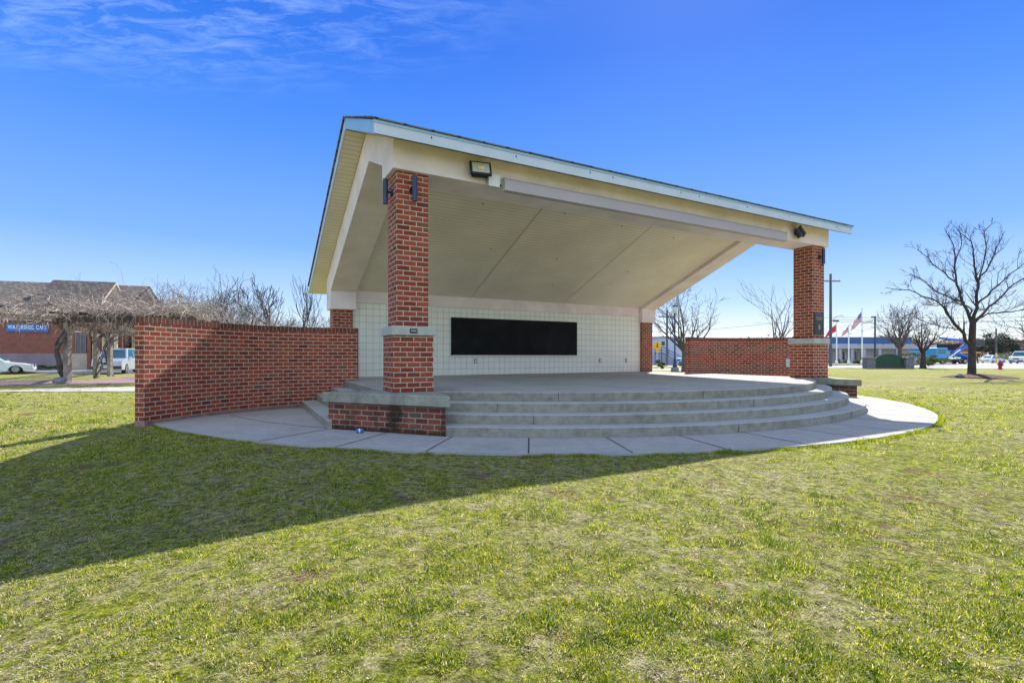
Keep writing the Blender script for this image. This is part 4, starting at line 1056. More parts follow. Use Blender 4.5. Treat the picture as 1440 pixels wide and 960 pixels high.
    # sign with writing
    xs0, xs1 = lx(10), lx(69); zs0, zs1 = lz(40, 466.5), lz(40, 456.2)
    sg = thing('cafe_sign', 'long blue shop sign with pale lettering on the brick wall', 'sign', tuple(t.matrix_basis @ Vector(((xs0+xs1)/2, -.06, zs0))), a)
    sg.location = (X0 + math.cos(a)*(xs0+xs1)/2 + math.sin(a)*.06, Y0 + math.sin(a)*(xs0+xs1)/2 - math.cos(a)*.06, zs0)
    w, h = xs1-xs0, zs1-zs0
    MB().box(-w/2, w/2, -.06, .05, 0, h).build('board', simple('sign_blue', (.02, .20, .60), .5), sg, bevel=.01)
    MB().box(-w/2+.08, w/2-.08, -.066, -.061, .05, h*.26).build('lower_band', simple('sign_violet', (.10, .13, .55), .5), sg)
    cu = bpy.data.curves.new('t', 'FONT'); cu.body = 'WATERSHED CAFE'; cu.size = h*.72; cu.extrude = .01; cu.offset = h*.018; cu.space_character = 1.12; cu.align_x = 'CENTER'
    to = bpy.data.objects.new('t', cu); COL.objects.link(to); bpy.context.view_layer.update()
    me = bpy.data.meshes.new_from_object(to.evaluated_get(bpy.context.evaluated_depsgraph_get())); bpy.data.objects.remove(to)
    xs = [v.co.x for v in me.vertices]; sc = (w*.92)/(max(xs)-min(xs))
    for v in me.vertices: v.co = Vector((v.co.x*sc, -.085 - v.co.z, h*.36 + v.co.y*1.05))
    me.materials.append(simple('sign_letters', (.75, .95, .92), .5)); lo = bpy.data.objects.new('lettering', me); COL.objects.link(lo); lo.parent = sg
cafe()
for i, (px, py, w) in enumerate([(48, 515, 3.2), (68, 515.5, 2.6), (85, 515.5, 1.6)]):
    D = 47
    leaf_crown('hedge_shrub', ['low hedge shrub under the cafe sign', 'low hedge shrub right of the cafe sign', 'small hedge shrub near the cafe door'][i], 'shrub', at(px-6, D-1), D-1, 0, w, 1, .45, 1300, .06, 'leaf_shrub', 'hedge along the cafe', None, seed=80+i)

# ------------------------------------------------------------------ VEHICLES
def wheel(root, x, y, r, w, outer):
    wt = MB(); wt.lathe([(r*.62, -w/2), (r*.93, -w/2), (r, -w*.3), (r, w*.3), (r*.93, w/2), (r*.62, w/2)], 24)
    wt.xform(Matrix.Translation((x, y, r)) @ Euler((PI/2, 0, 0)).to_matrix().to_4x4())
    wo = wt.build('wheel', M['rubber'], root, smooth=False)
    m = MB(); m.lathe([(0, -.01), (r*.12, -.012), (r*.16, .0), (r*.6, 0), (r*.63, .02)], 20)
    for k in range(5):
        a = 2*PI*k/5; m.box(-.035, .035, r*.12, r*.6, -.03, -.012); m.xform(Matrix.Rotation(a, 4, 'Z'), len(m.v)-24)
    s = outer
    m.xform(Matrix.Translation((x, y + s*(w/2), r)) @ Euler((PI/2 if s < 0 else -PI/2, 0, 0)).to_matrix().to_4x4())
    # disc faces outwards
    m.build('rim', M['chrome'], wo)
def car(label, loc, rz, paint, Lc=4.6, Wc=1.82, Hc=1.45, kind='sedan', name='parked_car', cat='car', group='parked vehicles'):
    t = thing(name, label, cat, (*loc, 0), rz, group)
    hb = Hc*.56 if kind == 'sedan' else Hc*.58
    r = .32 if kind == 'sedan' else .37; gc = .18 if kind == 'sedan' else .26
    hl = Lc/2; wx0, wx1 = hl*.62, -hl*.60
    # lower body outline with wheel arches (front is +x)
    def arch(cx): return [(cx + r*1.18*math.cos(q), gc*.6 + r*.35 + r*1.10*math.sin(q)) for q in np.linspace(0, PI, 9)]
    nose = hb*.80
    out = [(hl*.98, gc)] + [(wx0 + r*1.18, gc)] + arch(wx0) + [(wx0 - r*1.18, gc), (wx1 + r*1.18, gc)] + arch(wx1) + [(wx1 - r*1.18, gc), (-hl*.97, gc+.03), (-hl, gc+.25), (-hl*.985, hb*.93), (-hl*.95, hb)]
    if kind == 'sedan': out += [(-hl*.62, hb*1.04), (hl*.30, hb), (hl*.75, nose*1.06), (hl*.95, nose*.9)]
    elif kind == 'pickup': out += [(-hl*.10, hb), (hl*.42, hb), (hl*.88, hb*.97), (hl*.97, hb*.85)]
    else: out += [(-hl*.7, hb), (hl*.42, hb), (hl*.86, hb*.96), (hl*.96, hb*.84)]
    out += [(hl, gc+.22)]
    def width(z, x): 
        k = Wc/2*(1 - .10*max(0, (z-hb*.55)/Hc) - .07*max(0, (hb*.35-z)/hb)); 
        return k*(1 - .10*max(0, abs(x)/hl - .82)/.18)
    def solid(outl, w):
        m = MB(); n = len(outl)
        A = [(x, -w(z, x), z) for x, z in outl]; B = [(x, w(z, x), z) for x, z in outl]
        m.v = A + B; m.f = [tuple(range(n)), tuple(reversed(range(n, 2*n)))]; m.uv = [(0, 0)]*(2*n)
        for i in range(n):
            j = (i+1) % n; m.f.append((j, i, n+i, n+j)); m.uv += [(0, 0)]*4
        return m
    b = solid(out, width).build('body', paint, t, bevel=.03); tri(b)
    if kind == 'sedan': g = [(-hl*.80, hb*1.0), (-hl*.42, Hc*.985), (-hl*.1, Hc), (hl*.08, Hc*.975), (hl*.42, hb*.98)]
    elif kind == 'pickup': g = [(-hl*.12, hb*.98), (-hl*.08, Hc*.98), (0, Hc), (hl*.22, Hc*.98), (hl*.45, hb*.98)]
    else: g = [(-hl*.97, hb*.98), (-hl*.90, Hc*.97), (-hl*.8, Hc), (hl*.12, Hc), (hl*.20, Hc*.975), (hl*.47, hb*.98)]
    def wc(z, x): return Wc/2*(.93 - .20*(z-hb)/(Hc-hb))
    solid(g, wc).build('cabin', paint, t, bevel=.035)
    # windows
    cx = sum(p_[0] for p_ in g)/len(g)
    def sc(pt, kx, z0=.06, z1=.10): x, z = pt; zz = hb + (Hc-hb)*(z0 + (1-z0-z1)*max(0, (z-hb)/(Hc-hb))); return (cx + (x-cx)*kx, zz)
    gw = [sc(q, .84) for q in g]
    for s in (-1, 1):
        m = MB(); pts = [(x, s*(wc(z, x)+.006), z) for x, z in gw]; m.face(pts if s < 0 else pts[::-1]); m.build('side_window', M['car_glass'], t)
        m = MB(); xm = cx + .02; m.face([(xm-.04, s*(wc(hb, 0)+.012), hb*1.02), (xm+.04, s*(wc(hb, 0)+.012), hb*1.02), (xm+.04, s*(wc(Hc*.96, 0)+.012), Hc*.94), (xm-.04, s*(wc(Hc*.96, 0)+.012), Hc*.94)][::-s]); m.build('pillar', paint, t)
        m = MB().box(-.09, .09, -.08, .08, -.06, .06); m.xform(Matrix.Translation((hl*.32, s*(Wc/2+.04), hb*1.08))); m.build('mirror', paint, t, bevel=.03)
        for wx in (wx0, wx1): wheel(t, wx, s*(Wc/2-.14), r, .22, s)
    def slant(pa, pb, name, k0=.10, k1=.88, wk=.86):
        (x0, z0), (x1, z1) = pa, pb; q = []
        dx, dz = x1-x0, z1-z0; ln = math.hypot(dx, dz); nx, nz = (dz/ln, -dx/ln)
        if nx*(x0-cx) < 0: nx, nz = -nx, -nz
        for k, s in ((k0, -1), (k0, 1), (k1, 1), (k1, -1)):
            x, z = x0 + dx*k, z0 + dz*k; q.append((x + nx*.012, s*wc(z, x)*wk, z + nz*.012))
        MB().face(q) if False else None
        m = MB(); m.face(q); m.build(name, M['car_glass'], t)
    slant(g[-1], g[-2], 'windscreen'); slant(g[0], g[1], 'rear_window')
    # front details
    fz = hb*.62; fx = hl*.985
    for s in (-1, 1):
        m = MB().box(-.06, .04, -.20, .20, -.075, .075); m.xform(Matrix.Translation((fx-.02, s*Wc*.33, fz+.06))); m.build('headlight', M['lamp_glass'], t, bevel=.03)
        m = MB().box(-.03, .05, -.13, .13, -.08, .08); m.xform(Matrix.Translation((-hl+.02, s*Wc*.37, hb*.78))); m.build('tail_light', M['red_paint'], t, bevel=.02)
    m = MB().box(-.02, .035, -Wc*.18, Wc*.18, -.08, .09); m.xform(Matrix.Translation((fx, 0, fz+.06))); m.build('grille', M['black_metal'], t, bevel=.015)
    m = MB().box(-.04, .05, -Wc*.45, Wc*.45, -.11, .11); m.xform(Matrix.Translation((fx, 0, gc+.18))); m.build('front_bumper', M['car_dark'] if kind != 'sedan' else paint, t, bevel=.03)
    m = MB().box(.055, .07, -.17, .17, -.05, .06); m.xform(Matrix.Translation((fx, 0, gc+.2))); m.build('number_plate', M['white_paint'], t)
    m = MB().box(-.05, .04, -Wc*.45, Wc*.45, -.11, .11); m.xform(Matrix.Translation((-hl, 0, gc+.18))); m.build('rear_bumper', paint, t, bevel=.03)
    return t
car('silver white suv facing the camera behind the pergola posts', (at(152, 35.2), 36.0), math.radians(-66), M['car_silver'], 4.5, 1.86, 1.80, 'suv')
car('white sedan cut off by the left edge of the photo', (at(-16, 34), 34.0), math.radians(38), M['car_white'], 4.6, 1.82, 1.50, 'sedan')
car('pickup parked beside the white building behind the stage', (at(978, 64), 64), math.radians(-160), M['car_silver'], 5.4, 1.95, 1.85, 'pickup')
car('white car parked beyond the road behind the hydrant', (at(1396, 92), 92), math.radians(15), M['car_white'], 4.5, 1.8, 1.45, 'sedan')
car('blue car left of the white car beyond the road', (at(1354, 98), 98), math.radians(10), M['cyan'], 4.5, 1.8, 1.5, 'sedan')
car('white van with dark windows at the right edge of the photo', (at(1436, 84), 84), math.radians(-150), M['car_white'], 5.0, 2.0, 2.1, 'suv')
car('dark suv behind the lift truck beyond the road', (at(1322, 100), 100), math.radians(5), M['car_dark'], 4.6, 1.9, 1.8, 'suv')
# boom truck (blue machinery)
def boom_truck():
    D = 80; t = thing('boom_truck', 'blue boom truck with raised folded arm beyond the road', 'truck', (at(1335, D), D, 0), 0)
    MB().box(-2.8, 3.2, -1.1, 1.1, .55, .85).build('chassis', M['car_dark'], t)
    MB().profile([(-1.0, .86), (1.0, .86), (1.0, 2.6), (-1.0, 2.6)], -2.9, -1.1).build('cab', M['cyan'], t, bevel=.12)
    MB().box(-2.7, -1.4, -1.02, -1.005, 1.6, 2.35).build('cab_window', M['car_glass'], t)
    m = MB(); m.tube((3.0, 0, 1.0), (.4, 0, 1.9), .35, .35, 8); m.tube((.4, 0, 1.3), (3.4, 0, 3.6), .34, .26, 8); m.build('boom', M['car_blue'], t)
    m = MB(); m.tube((3.4, 0, 3.6), (-1.6, 0, 4.2), .2, .16, 8); m.build('upper_arm', M['car_blue'], t)
    MB().box(3.2, 5.2, -.6, .6, 2.9, 3.8).build('bucket', M['car_dark'], t, bevel=.05)
    MB().box(2.5, 3.3, -.5, .5, 3.5, 4.0).build('bucket_mount', M['white_paint'], t, bevel=.05)
    m = MB(); m.tube((-1.0, -1.0, .9), (.9, -1.0, 2.3), .07, .07, 6); m.tube((1.0, -1.0, .3), (-.2, -1.0, 1.4), .07, .07, 6); m.build('outrigger', M['alum'], t)
    for x in (-2, 1.6, 2.7):
        for s in (-1, 1): wheel(t, x, s*.95, .45, .3, s)
boom_truck()
bb = thing('barrier_beam', 'long orange beam on trestles beyond the road', 'barrier', (at(1352, 86), 86, 0))
MB().box(-3.2, 3.2, -.15, .15, 1.75, 2.0).build('beam', M['orange'], bb)
for x in (-2.8, 0, 2.8): MB().box(x-.06, x+.06, -.06, .06, 0, 1.745).build('leg', M['steel_dark'], bb)
for i, (px, D, mat, h, lab) in enumerate([(1376, 90, 'yellow', 1.1, 'short yellow bollard left of the white car'), (1401, 88, 'yellow', 1.9, 'tall yellow bollard in front of the white car'), (1389, 96, 'white_paint', 2.0, 'white post behind the white car')]):
    o = thing('bollard', lab, 'bollard', (at(px, D), D, 0)); MB().lathe([(.13, 0), (.13, h-.08), (.08, h)], 12).build('shaft', M[mat], o); MB().lathe([(.137, h*.7), (.137, h*.8)], 12).build('band', M['white_paint'], o)
# long fence of the yard
fz_ = thing('yard_fence', 'low brown fence along the far side of the road', 'fence', (at(1350, 104), 104, 0))
MB().box(-9, 9, -.04, .04, .2, 1.0).build('panel', simple('rust_brown', (.28, .13, .06), .8), fz_)
for k in range(10): MB().box(-9+k*2-.06, -9+k*2+.06, -.1, -.045, 0, 1.15).build('post', M['post_wood'], fz_)

# ------------------------------------------------------------------ RIGHT BUILDINGS
def office():
    D = 92; t = thing('office_building', 'long low tan building with blue roof band and pale canopy', 'building', (at(1150, D), D, 0), math.radians(6))
    Lb = (at(1292, D)-at(1150, D)); zz = lambda py: zat(py, D+1)
    MB().box(0, Lb, 0, 14, 0, zz(490)).build('wall', M['tan_wall'], t)
    MB().box(-2, Lb+4, -1.6, 14, zz(490.5), zz(483.6)).build('canopy', M['canopy'], t, bevel=.05)
    MB().box(-2, Lb-.5, -.9, 14, zz(483.5), zz(474.2)).build('roof', M['blue_roof'], t)
    for i, (p0, p1) in enumerate([(1166, 1171), (1180, 1185), (1187, 1191), (1196, 1199), (1205.5, 1210.5), (1213, 1217.5)]):
        x0 = at(p0, D)-at(1150, D); x1 = at(p1, D)-at(1150, D)
        w = MB().box(x0, x1, -.06, -.002, .6 if i else .05, zz(494)).build('window', M['glass'], t)
        m = MB(); m.box(x0-.06, x0, -.1, -.061, .5, zz(493.7)).box(x1, x1+.06, -.1, -.061, .5, zz(493.7)).box(x0-.06, x1+.06, -.1, -.061, zz(493.9), zz(493.2)); m.build('frame', M['white_paint'], w)
    for px in (1175, 1193, 1211.5, 1235, 1262):
        x = at(px, D)-at(1150, D); MB().box(x-.25, x+.25, -1.5, -1.0, 0, zz(490.6)).build('canopy_post', M['canopy'], t)
office()
t = thing('annex_building', 'low flat roofed building behind the forked tree', 'building', (at(1300, 112), 112, 0))
MB().box(-8, 7, 0, 10, 0, 2.6).build('wall', M['white_wall'], t); MB().box(-8.6, 7.6, -.6, 10.6, 2.601, 4.0).build('roof', M['car_dark'], t); MB().box(-8.6, 7.6, -.66, -.61, 2.0, 2.6).build('awning', M['cyan'], t)
def white_house():
    D = 72; t = thing('white_building', 'plain white building with dark outside stair behind the stage', 'building', (at(915, D), D, 0), math.radians(-8))
    x1 = at(958, D)-at(915, D)
    MB().profile([(0, 0), (9, 0), (9, 3.4), (4.5, zat(466, D)), (0, 3.9)], -6, x1).build('wall', M['white_wall'], t)
    MB().box(-6.3, x1+.3, -.25, 9.2, 3.91, 4.05).build('eave', M['canopy'], t)
    for px, py in ((932, 483), (954, 486)):
        x = at(px, D)-at(915, D); z = zat(py, D); w = MB().box(x-.22, x+.22, -.05, -.002, z-.3, z+.3).build('window', M['glass'], t)
        MB().box(x-.28, x+.28, -.07, -.051, z-.36, z-.301).build('sill', M['white_paint'], w)
    st = MB(); xs0 = at(923, D)-at(915, D)
    for k in range(8): st.box(xs0+.8+k*.32, xs0+1.12+k*.32, -1.4, -.3, 1.55-k*.2, 1.62-k*.2)
    st.box(xs0-.4, xs0+.8, -1.4, -.3, 1.6, 1.7)
    s_ = st.build('stair', M['car_dark'], t)
    m = MB()
    for y in (-1.4,):
        m.tube((xs0-.4, y, 2.5), (xs0+.8, y, 2.5), .05, .05, 6).tube((xs0+.8, y, 2.5), (xs0+3.4, y, 1.0), .05, .05, 6).tube((xs0-.4, y, 2.1), (xs0+.8, y, 2.1), .04, .04, 6).tube((xs0+.8, y, 2.1), (xs0+3.4, y, .6), .04, .04, 6)
        for k in range(5): xx = xs0-.4+k*.9; zt = 2.5 if k < 2 else 2.5-(xx-xs0-.8)*.577; m.tube((xx, y, 0 if k < 2 else zt-1.0), (xx, y, zt), .045, .045, 6)
    m.build('handrail', M['steel_dark'], s_)
white_house()
t = thing('dark_shed', 'dark flat roofed shelter behind the pickup', 'building', (at(984, 78), 78, 0)); MB().box(-2.6, 3, 0, 5, 0, 2.4).build('wall', M['canopy'], t); MB().box(-3, 3.4, -.4, 5.3, 2.401, 3.1).build('roof', M['steel_dark'], t)

# ------------------------------------------------------------------ STREET FURNITURE
def street_lamp():
    D = 38.5; t = thing('street_lamp', 'black period street lamp on a round stone base behind the stage', 'street lamp', (at(949, D), D, 0))
    MB().lathe([(.30, 0), (.30, .28), (.24, .36)], 14).build('base', M['stone'], t)
    MB().lathe([(.17, .36), (.17, .5), (.12, .62), (.11, .95), (.075, 1.1), (.062, 1.2), (.052, 4.35), (.08, 4.4), (.05, 4.45), (.10, 4.55)], 14).build('pole', M['navy_metal'], t)
    MB().lathe([(.10, 4.55), (.17, 4.7), (.18, 4.95), (.16, 5.08)], 14).build('lantern', M['lamp_glass'], t, smooth=True)
    MB().lathe([(.2, 5.081), (.14, 5.18), (.03, 5.25), (.03, 5.33), (0, 5.34)], 14).build('lantern_cap', M['navy_metal'], t)
street_lamp()
def util_pole(label, px, D, top, arm=True, r=.15):
    t = thing('utility_pole', label, 'utility pole', (at(px, D), D, 0), 0, 'utility poles'); H = zat(top, D)
    MB().lathe([(r, 0), (r*.7, H)], 10).build('pole', M['wood_pole'], t)
    if arm:
        MB().box(-1.15, 1.15, -.08, .08, H-.95, H-.83).build('crossarm', M['wood_pole'], t)
        for x in (-1.05, -.5, .5, 1.05): MB().lathe([(.05, H-.83), (.06, H-.72), (.02, H-.66)], 8, (x, 0, 0)).build('insulator', M['lamp_glass'], t)
    return t
util_pole('tall utility pole with crossarm right of the right column', 1168, 60, 385, True, .18)
util_pole('utility pole seen behind the street lamp', 938, 66, 436, True, .17)
util_pole('utility pole rising in front of the dark evergreen tree', 1401, 95, 462, False, .16)
util_pole('thin pole behind the low forked tree', 1296, 88, 455, False, .12)
def light_pole():
    D = 70; t = thing('light_pole', 'straight dark light pole left of the green sign', 'light pole', (at(1230.5, D), D, 0))
    H = zat(446, D); MB().lathe([(.13, 0), (.1, H)], 10).build('pole', M['steel_dark'], t); MB().box(-.5, .1, -.12, .12, H-.02, H+.12).build('lamp_head', M['steel_dark'], t, bevel=.02)
light_pole()
D = 60; t = thing('cobra_lamp', 'curved arm street light reaching right from the tall utility pole', 'street light', (at(1168, D), D, zat(452, D)))
m = MB(); m.path([(.2, 0, .0), (.6, 0, .55), (1.2, 0, .75), (1.6, 0, .6)], .05, .04, 6); m.build('arm', M['alum'], t); MB().box(.3, .95, -.15, .15, -.02, .16).build('lamp_head', M['black_metal'], t, bevel=.04)
def flagmesh(w, h, drop, seed):
    rg = random.Random(seed); m = MB(); nx, nz = 12, 10; ph = rg.uniform(0, 6); V = []
    for j in range(nz+1):
        for i in range(nx+1):
            a, b = i/nx, j/nz
            x = -a*w*(.45 + .2*b); z = -b*h - a*drop; y = .18*math.sin(a*7+ph+b)*a
            V.append((x, y, z))
    for j in range(nz):
        for i in range(nx):
            k = j*(nx+1)+i; q = [V[k], V[k+1], V[k+nx+2], V[k+nx+1]]; m.face(q, [(i/nx, 1-j/nz), ((i+1)/nx, 1-j/nz), ((i+1)/nx, 1-(j+1)/nz), (i/nx, 1-(j+1)/nz)])
    return m
def stripemat():
    m, nt, b = newmat('stars_and_stripes'); uv = coords(nt, 'UV'); s = N(nt, 'ShaderNodeSeparateXYZ'); L(nt, uv, s.inputs[0])
    st = mth(nt, 'GREATER_THAN', mth(nt, 'FRACT', mth(nt, 'MULTIPLY', s.outputs[1], 6.5)), .5)
    c = mixc(nt, st, (.62, .03, .05), (.75, .75, .75))
    can_ = mth(nt, 'MULTIPLY', mth(nt, 'LESS_THAN', s.outputs[0], .42), mth(nt, 'GREATER_THAN', s.outputs[1], .46))
    vo = N(nt, 'ShaderNodeTexVoronoi'); vo.inputs['Scale'].default_value = 16; vo.inputs['Randomness'].default_value = 0; L(nt, uv, vo.inputs['Vector'])
    star = mth(nt, 'LESS_THAN', vo.outputs['Distance'], .25)
    c = mixc(nt, can_, c, mixc(nt, star, (.02, .03, .18), (.7, .7, .75)))
    L(nt, c, b.inputs['Base Color']); b.inputs['Roughness'].default_value = .8; return m
M['us_flag'] = stripemat()
for i, (px, top, ft, fb, mat, lab, w) in enumerate([(1176.5, 454, 456, 474, 'flag_red', 'red', 2.6), (1193.5, 458, 459, 473, 'us_flag', 'small striped', 1.5), (1212.3, 434.5, 438, 464, 'us_flag', 'tall striped', 2.4)]):
    D = 74; H = zat(top, D)
    pl = thing('flagpole', ['white flagpole nearest the tall utility pole', 'shorter white flagpole, the middle one of three', 'tallest white flagpole, flying a striped flag'][i], 'flagpole', (at(px, D), D, 0), 0, 'flagpoles by the tan building')
    MB().lathe([(.20, 0), (.20, .5), (.10, .55), (.09, H*.5), (.06, H)], 12).build('pole', M['white_paint'], pl); MB().lathe([(0, H), (.09, H+.06), (.09, H+.12), (0, H+.18)], 10).build('finial', M['gold'], pl)
    fl = thing('flag', ['red flag hanging in folds from the pole nearest the utility pole', 'small striped flag hanging from the middle flagpole', 'large striped flag hanging from the tallest flagpole'][i], 'flag', (at(px, D)-.09, D, zat(ft, D)))
    hh_ = (fb-ft)/F*D; flagmesh(w, hh_*.55, hh_*.5, i).build('cloth', M[mat], fl, smooth=True)
# green monument sign
D = 49; t = thing('park_sign', 'curved green sign board between two grey stone piers at the lawn edge', 'sign', (at(1249, D), D, 0))
hw_ = 27/F*D
sm = brickmat('grey_stone_block', bw=.4, rh=.2, mort=.015, mcol=(.15, .15, .16)); 
M['sign_stone'] = simple('grey_block', (.20, .20, .23), .9, var=.3, vscale=6, bmp=.5)
for s in (-1, 1):
    pr_ = MB().box(s*hw_-.42, s*hw_+.42, -.35, .35, 0, 1.0).build('pier', M['sign_stone'], t, bevel=.02); MB().box(s*hw_-.48, s*hw_+.48, -.4, .4, 1.001, 1.1).build('pier_cap', M['stone'], pr_)
a_ = [(x, .35 + 1.05*math.sqrt(max(0, 1-(x/(hw_-.38))**2*.82))) for x in np.linspace(-(hw_-.44), hw_-.44, 19)]
m = MB(); n = len(a_); pts = [(a_[0][0], .3)] + a_ + [(a_[-1][0], .3)]
m.face([(x, -.08, z) for x, z in pts]); m.face([(x, .08, z) for x, z in reversed(pts)])
for i in range(len(pts)):
    p0, p1 = pts[i], pts[(i+1) % len(pts)]; m.face([(p0[0], -.08, p0[1]), (p0[0], .08, p0[1]), (p1[0], .08, p1[1]), (p1[0], -.08, p1[1])])
m.build('board', M['green_board'], t)
MB().box(-(hw_-.43), hw_-.43, -.2, .2, 0, .299).build('base', M['steel_dark'], t)
m = MB(); m.path([(x, -.09, z+.03) for x, z in a_], .05, .05, 6); m.build('rim', simple('rim_green', (.05, .12, .09), .5), t)
# hydrant
D = 46.5; t = thing('fire_hydrant', 'dark red fire hydrant at the right edge of the lawn', 'fire hydrant', (at(1406.5, D), D, -.02))
MB().lathe([(.2, 0), (.2, .05), (.14, .06), (.135, .55), (.19, .56), (.19, .61), (.14, .62), (.13, .72), (.08, .80), (.04, .83), (.04, .89), (0, .9)], 16).build('barrel', M['red_paint'], t, smooth=False)
MB().tube((-.27, 0, .48), (.27, 0, .48), .065, .065, 10).build('hose_outlet', M['red_paint'], t); MB().tube((0, -.24, .42), (0, -.1, .42), .09, .09, 10).build('front_outlet', M['red_paint'], t)
# yellow warning sign
D = 56; t = thing('warning_sign', 'yellow diamond road sign beside the right rear brick column', 'sign', (at(924, D), D, 0))
MB().box(-.035, .035, -.02, .02, 0, zat(490, D)).build('post', M['alum'], t)
for z_, s_, nm in ((zat(486, D), .42, 'diamond_panel'), (zat(492, D), .20, 'lower_panel')):
    m = MB(); m.box(-s_, s_, -.05, -.03, -s_, s_) if nm == 'lower_panel' else m.box(-s_, s_, -.06, -.03, -s_, s_)
    if nm == 'diamond_panel': m.xform(Matrix.Rotation(PI/4, 4, 'Y'))
    m.xform(Matrix.Translation((0, 0, z_))); o = m.build(nm, M['yellow'], t)
m = MB(); m.box(-.06, .06, -.072, -.062, -.2, .1); m.tube((0, -.072, .2), (0, -.062, .2), .08, .08, 10); m.xform(Matrix.Translation((0, 0, zat(486, D)))); m.build('symbol', M['black_metal'], t)
# power lines
def wire(label, a, b, sag, r=.022):
    m = MB(); A = Vector(a); B = Vector(b); pts = []
    for i in range(17):
        k = i/16; q = A.lerp(B, k); q.z -= sag*4*k*(1-k); pts.append(tuple(q - A))
    m.path(pts, r, r, 4); o = m.build('power_line', M['steel_dark']); o.location = a; tag(o, label, 'power line', 'power lines')
Dp = 60; xp = at(1168, Dp)
wire('upper power line running right from the tall utility pole', (xp, Dp, zat(446, Dp)), (at(1520, 60), 60, zat(444, 60)), .15)
wire('lower power line running right from the tall utility pole', (xp, Dp, zat(449, Dp)), (at(1520, 60), 60, zat(449, 60)), .25)
wire('power line running left from the tall utility pole behind the bandshell', (xp, Dp, zat(446, Dp)), (at(938, 66), 66, zat(468, 66)), .1)
wire('long power line crossing high behind the large bare tree', (xp, Dp, zat(452, Dp)), (at(1560, 75), 75, zat(446, 75)), .4)

# ------------------------------------------------------------------ LIGHT, SKY, CAMERA
SU, SV, SH = .85, .73, 1.0
c, s = math.cos(TH), math.sin(TH)
sd = Vector((SU*c - SV*s, SU*s + SV*c, SH)).normalized()
sun = bpy.data.lights.new('sun', 'SUN'); sun.energy = 3.8; sun.angle = math.radians(.53); sun.color = (1, .955, .88)
so_ = bpy.data.objects.new('sun', sun); COL.objects.link(so_); so_.rotation_euler = sd.to_track_quat('Z', 'Y').to_euler(); so_.location = (0, 0, 50)
w = bpy.data.worlds.new('World'); scene.world = w; w.use_nodes = True; nt = w.node_tree
bg = nt.nodes['Background']; SKYK = 3.9
sk = nt.nodes.new('ShaderNodeTexSky'); sk.sky_type = 'NISHITA'; sk.sun_disc = False
sk.sun_elevation = math.asin(sd.z); sk.sun_rotation = math.atan2(sd.x, sd.y); sk.altitude = 100; sk.air_density = 1.0; sk.dust_density = .3; sk.ozone_density = 2.5
hs_ = nt.nodes.new('ShaderNodeHueSaturation'); hs_.inputs['Saturation'].default_value = 1.25; hs_.inputs['Hue'].default_value = .512
L(nt, sk.outputs[0], hs_.inputs['Color'])
# thin high cirrus, upper left
gen = nt.nodes.new('ShaderNodeTexCoord').outputs['Generated']
sep = N(nt, 'ShaderNodeSeparateXYZ'); L(nt, gen, sep.inputs[0])
zc = mth(nt, 'MAXIMUM', sep.outputs[2], .03)
cx_ = mth(nt, 'DIVIDE', sep.outputs[0], zc); cy_ = mth(nt, 'DIVIDE', sep.outputs[1], zc)
cmb = N(nt, 'ShaderNodeCombineXYZ'); L(nt, cx_, cmb.inputs[0]); L(nt, cy_, cmb.inputs[1])
mp = N(nt, 'ShaderNodeMapping'); mp.inputs['Scale'].default_value = (1.6, 4.2, 1); mp.inputs['Rotation'].default_value = (0, 0, .35); L(nt, cmb.outputs[0], mp.inputs[0])
n1 = noise(nt, mp.outputs[0], 3.4, 9, .66, .5); n2 = noise(nt, cmb.outputs[0], 1.1, 3, .5)
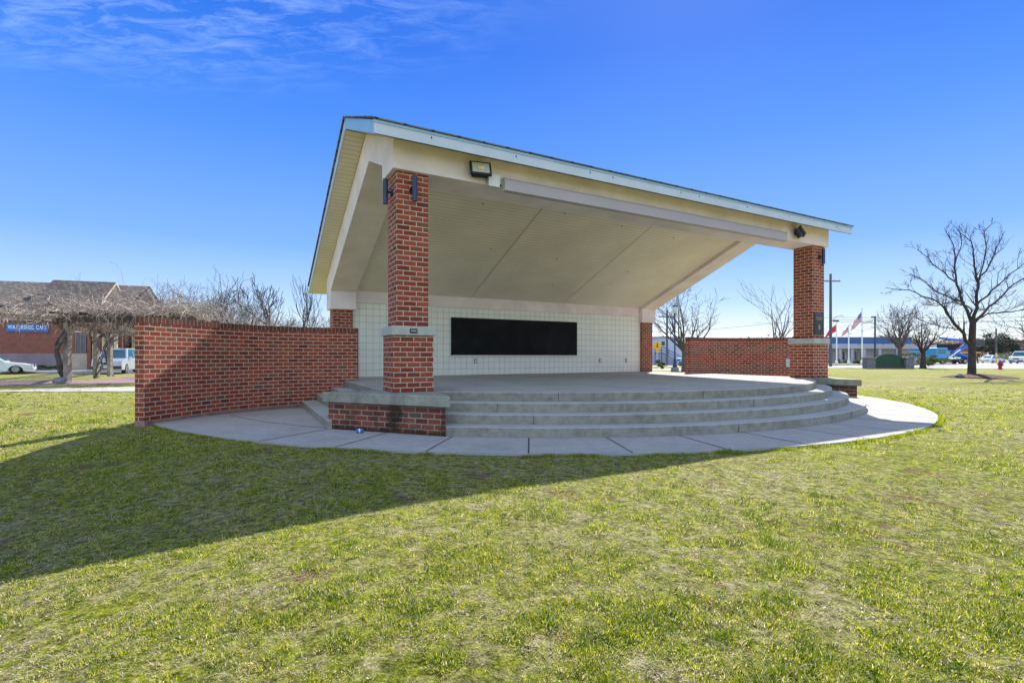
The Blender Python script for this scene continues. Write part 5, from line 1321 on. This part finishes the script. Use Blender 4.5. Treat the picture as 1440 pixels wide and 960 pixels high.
# cover mask: around plan position (-1.1, 1.45)
dxm = mth(nt, 'DIVIDE', mth(nt, 'ADD', cx_, 1.05), 1.25); dym = mth(nt, 'DIVIDE', mth(nt, 'SUBTRACT', cy_, 1.15), .75)
dd = mth(nt, 'SQRT', mth(nt, 'ADD', mth(nt, 'MULTIPLY', dxm, dxm), mth(nt, 'MULTIPLY', dym, dym)))
mask = N(nt, 'ShaderNodeMapRange'); L(nt, dd, mask.inputs[0]); mask.inputs[1].default_value = .15; mask.inputs[2].default_value = 1.15; mask.inputs[3].default_value = 1; mask.inputs[4].default_value = 0; mask.interpolation_type = 'SMOOTHSTEP'
cl = ramp(nt, mth(nt, 'ADD', mth(nt, 'MULTIPLY', n1, .75), mth(nt, 'MULTIPLY', n2, .25)), [(.44, (0, 0, 0)), (.70, (1, 1, 1))]).outputs[0]
cf = mth(nt, 'MULTIPLY', mth(nt, 'MULTIPLY', cl, mask.outputs[0]), .42)
el = ramp(nt, sep.outputs[2], [(0, (1, 1, 1)), (.04, (.80, .90, 1)), (.10, (.47, .68, 1)), (.20, (.215, .45, 1)), (.38, (.080, .285, .95)), (.52, (.026, .18, .82)), (1, (.02, .1, .5))])
ele = nt.nodes.new('ShaderNodeVectorMath'); ele.operation = 'SCALE'; L(nt, el.outputs[0], ele.inputs[0]); ele.inputs[3].default_value = SKYK
skc0 = mixc(nt, .93, hs_.outputs[0], ele.outputs[0])
rear = N(nt, 'ShaderNodeMapRange'); L(nt, sep.outputs[1], rear.inputs[0]); rear.inputs[1].default_value = .15; rear.inputs[2].default_value = -.7; rear.inputs[3].default_value = 0; rear.inputs[4].default_value = .62; rear.interpolation_type = 'SMOOTHSTEP'  # unseen paler sky behind the camera, added to fill the shade
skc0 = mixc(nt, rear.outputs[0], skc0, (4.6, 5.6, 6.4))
hi = N(nt, 'ShaderNodeMapRange'); L(nt, sep.outputs[2], hi.inputs[0]); hi.inputs[1].default_value = .64; hi.inputs[2].default_value = .80; hi.inputs[3].default_value = 0; hi.inputs[4].default_value = .38; hi.interpolation_type = 'SMOOTHSTEP'  # unseen pale glow above the frame, added to lift shaded ground
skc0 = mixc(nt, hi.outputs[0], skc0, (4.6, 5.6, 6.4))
skc = mixc(nt, cf, skc0, (3.6, 4.6, 6.6))
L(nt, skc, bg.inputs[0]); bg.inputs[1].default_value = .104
cam = bpy.data.cameras.new('camera'); co_ = bpy.data.objects.new('camera', cam); COL.objects.link(co_)
co_.location = (0, 0, CAMZ); co_.rotation_euler = (PI/2, 0, 0)
cam.sensor_width = 36; cam.lens = F/1440*36; cam.shift_y = (HY-480)/1440; cam.clip_end = 5000; cam.clip_start = .05
scene.camera = co_
scene.view_settings.view_transform = 'Standard'; scene.view_settings.look = 'None'; scene.view_settings.gamma = 1; scene.view_settings.use_curve_mapping = False
scene.view_settings.exposure = 1.40
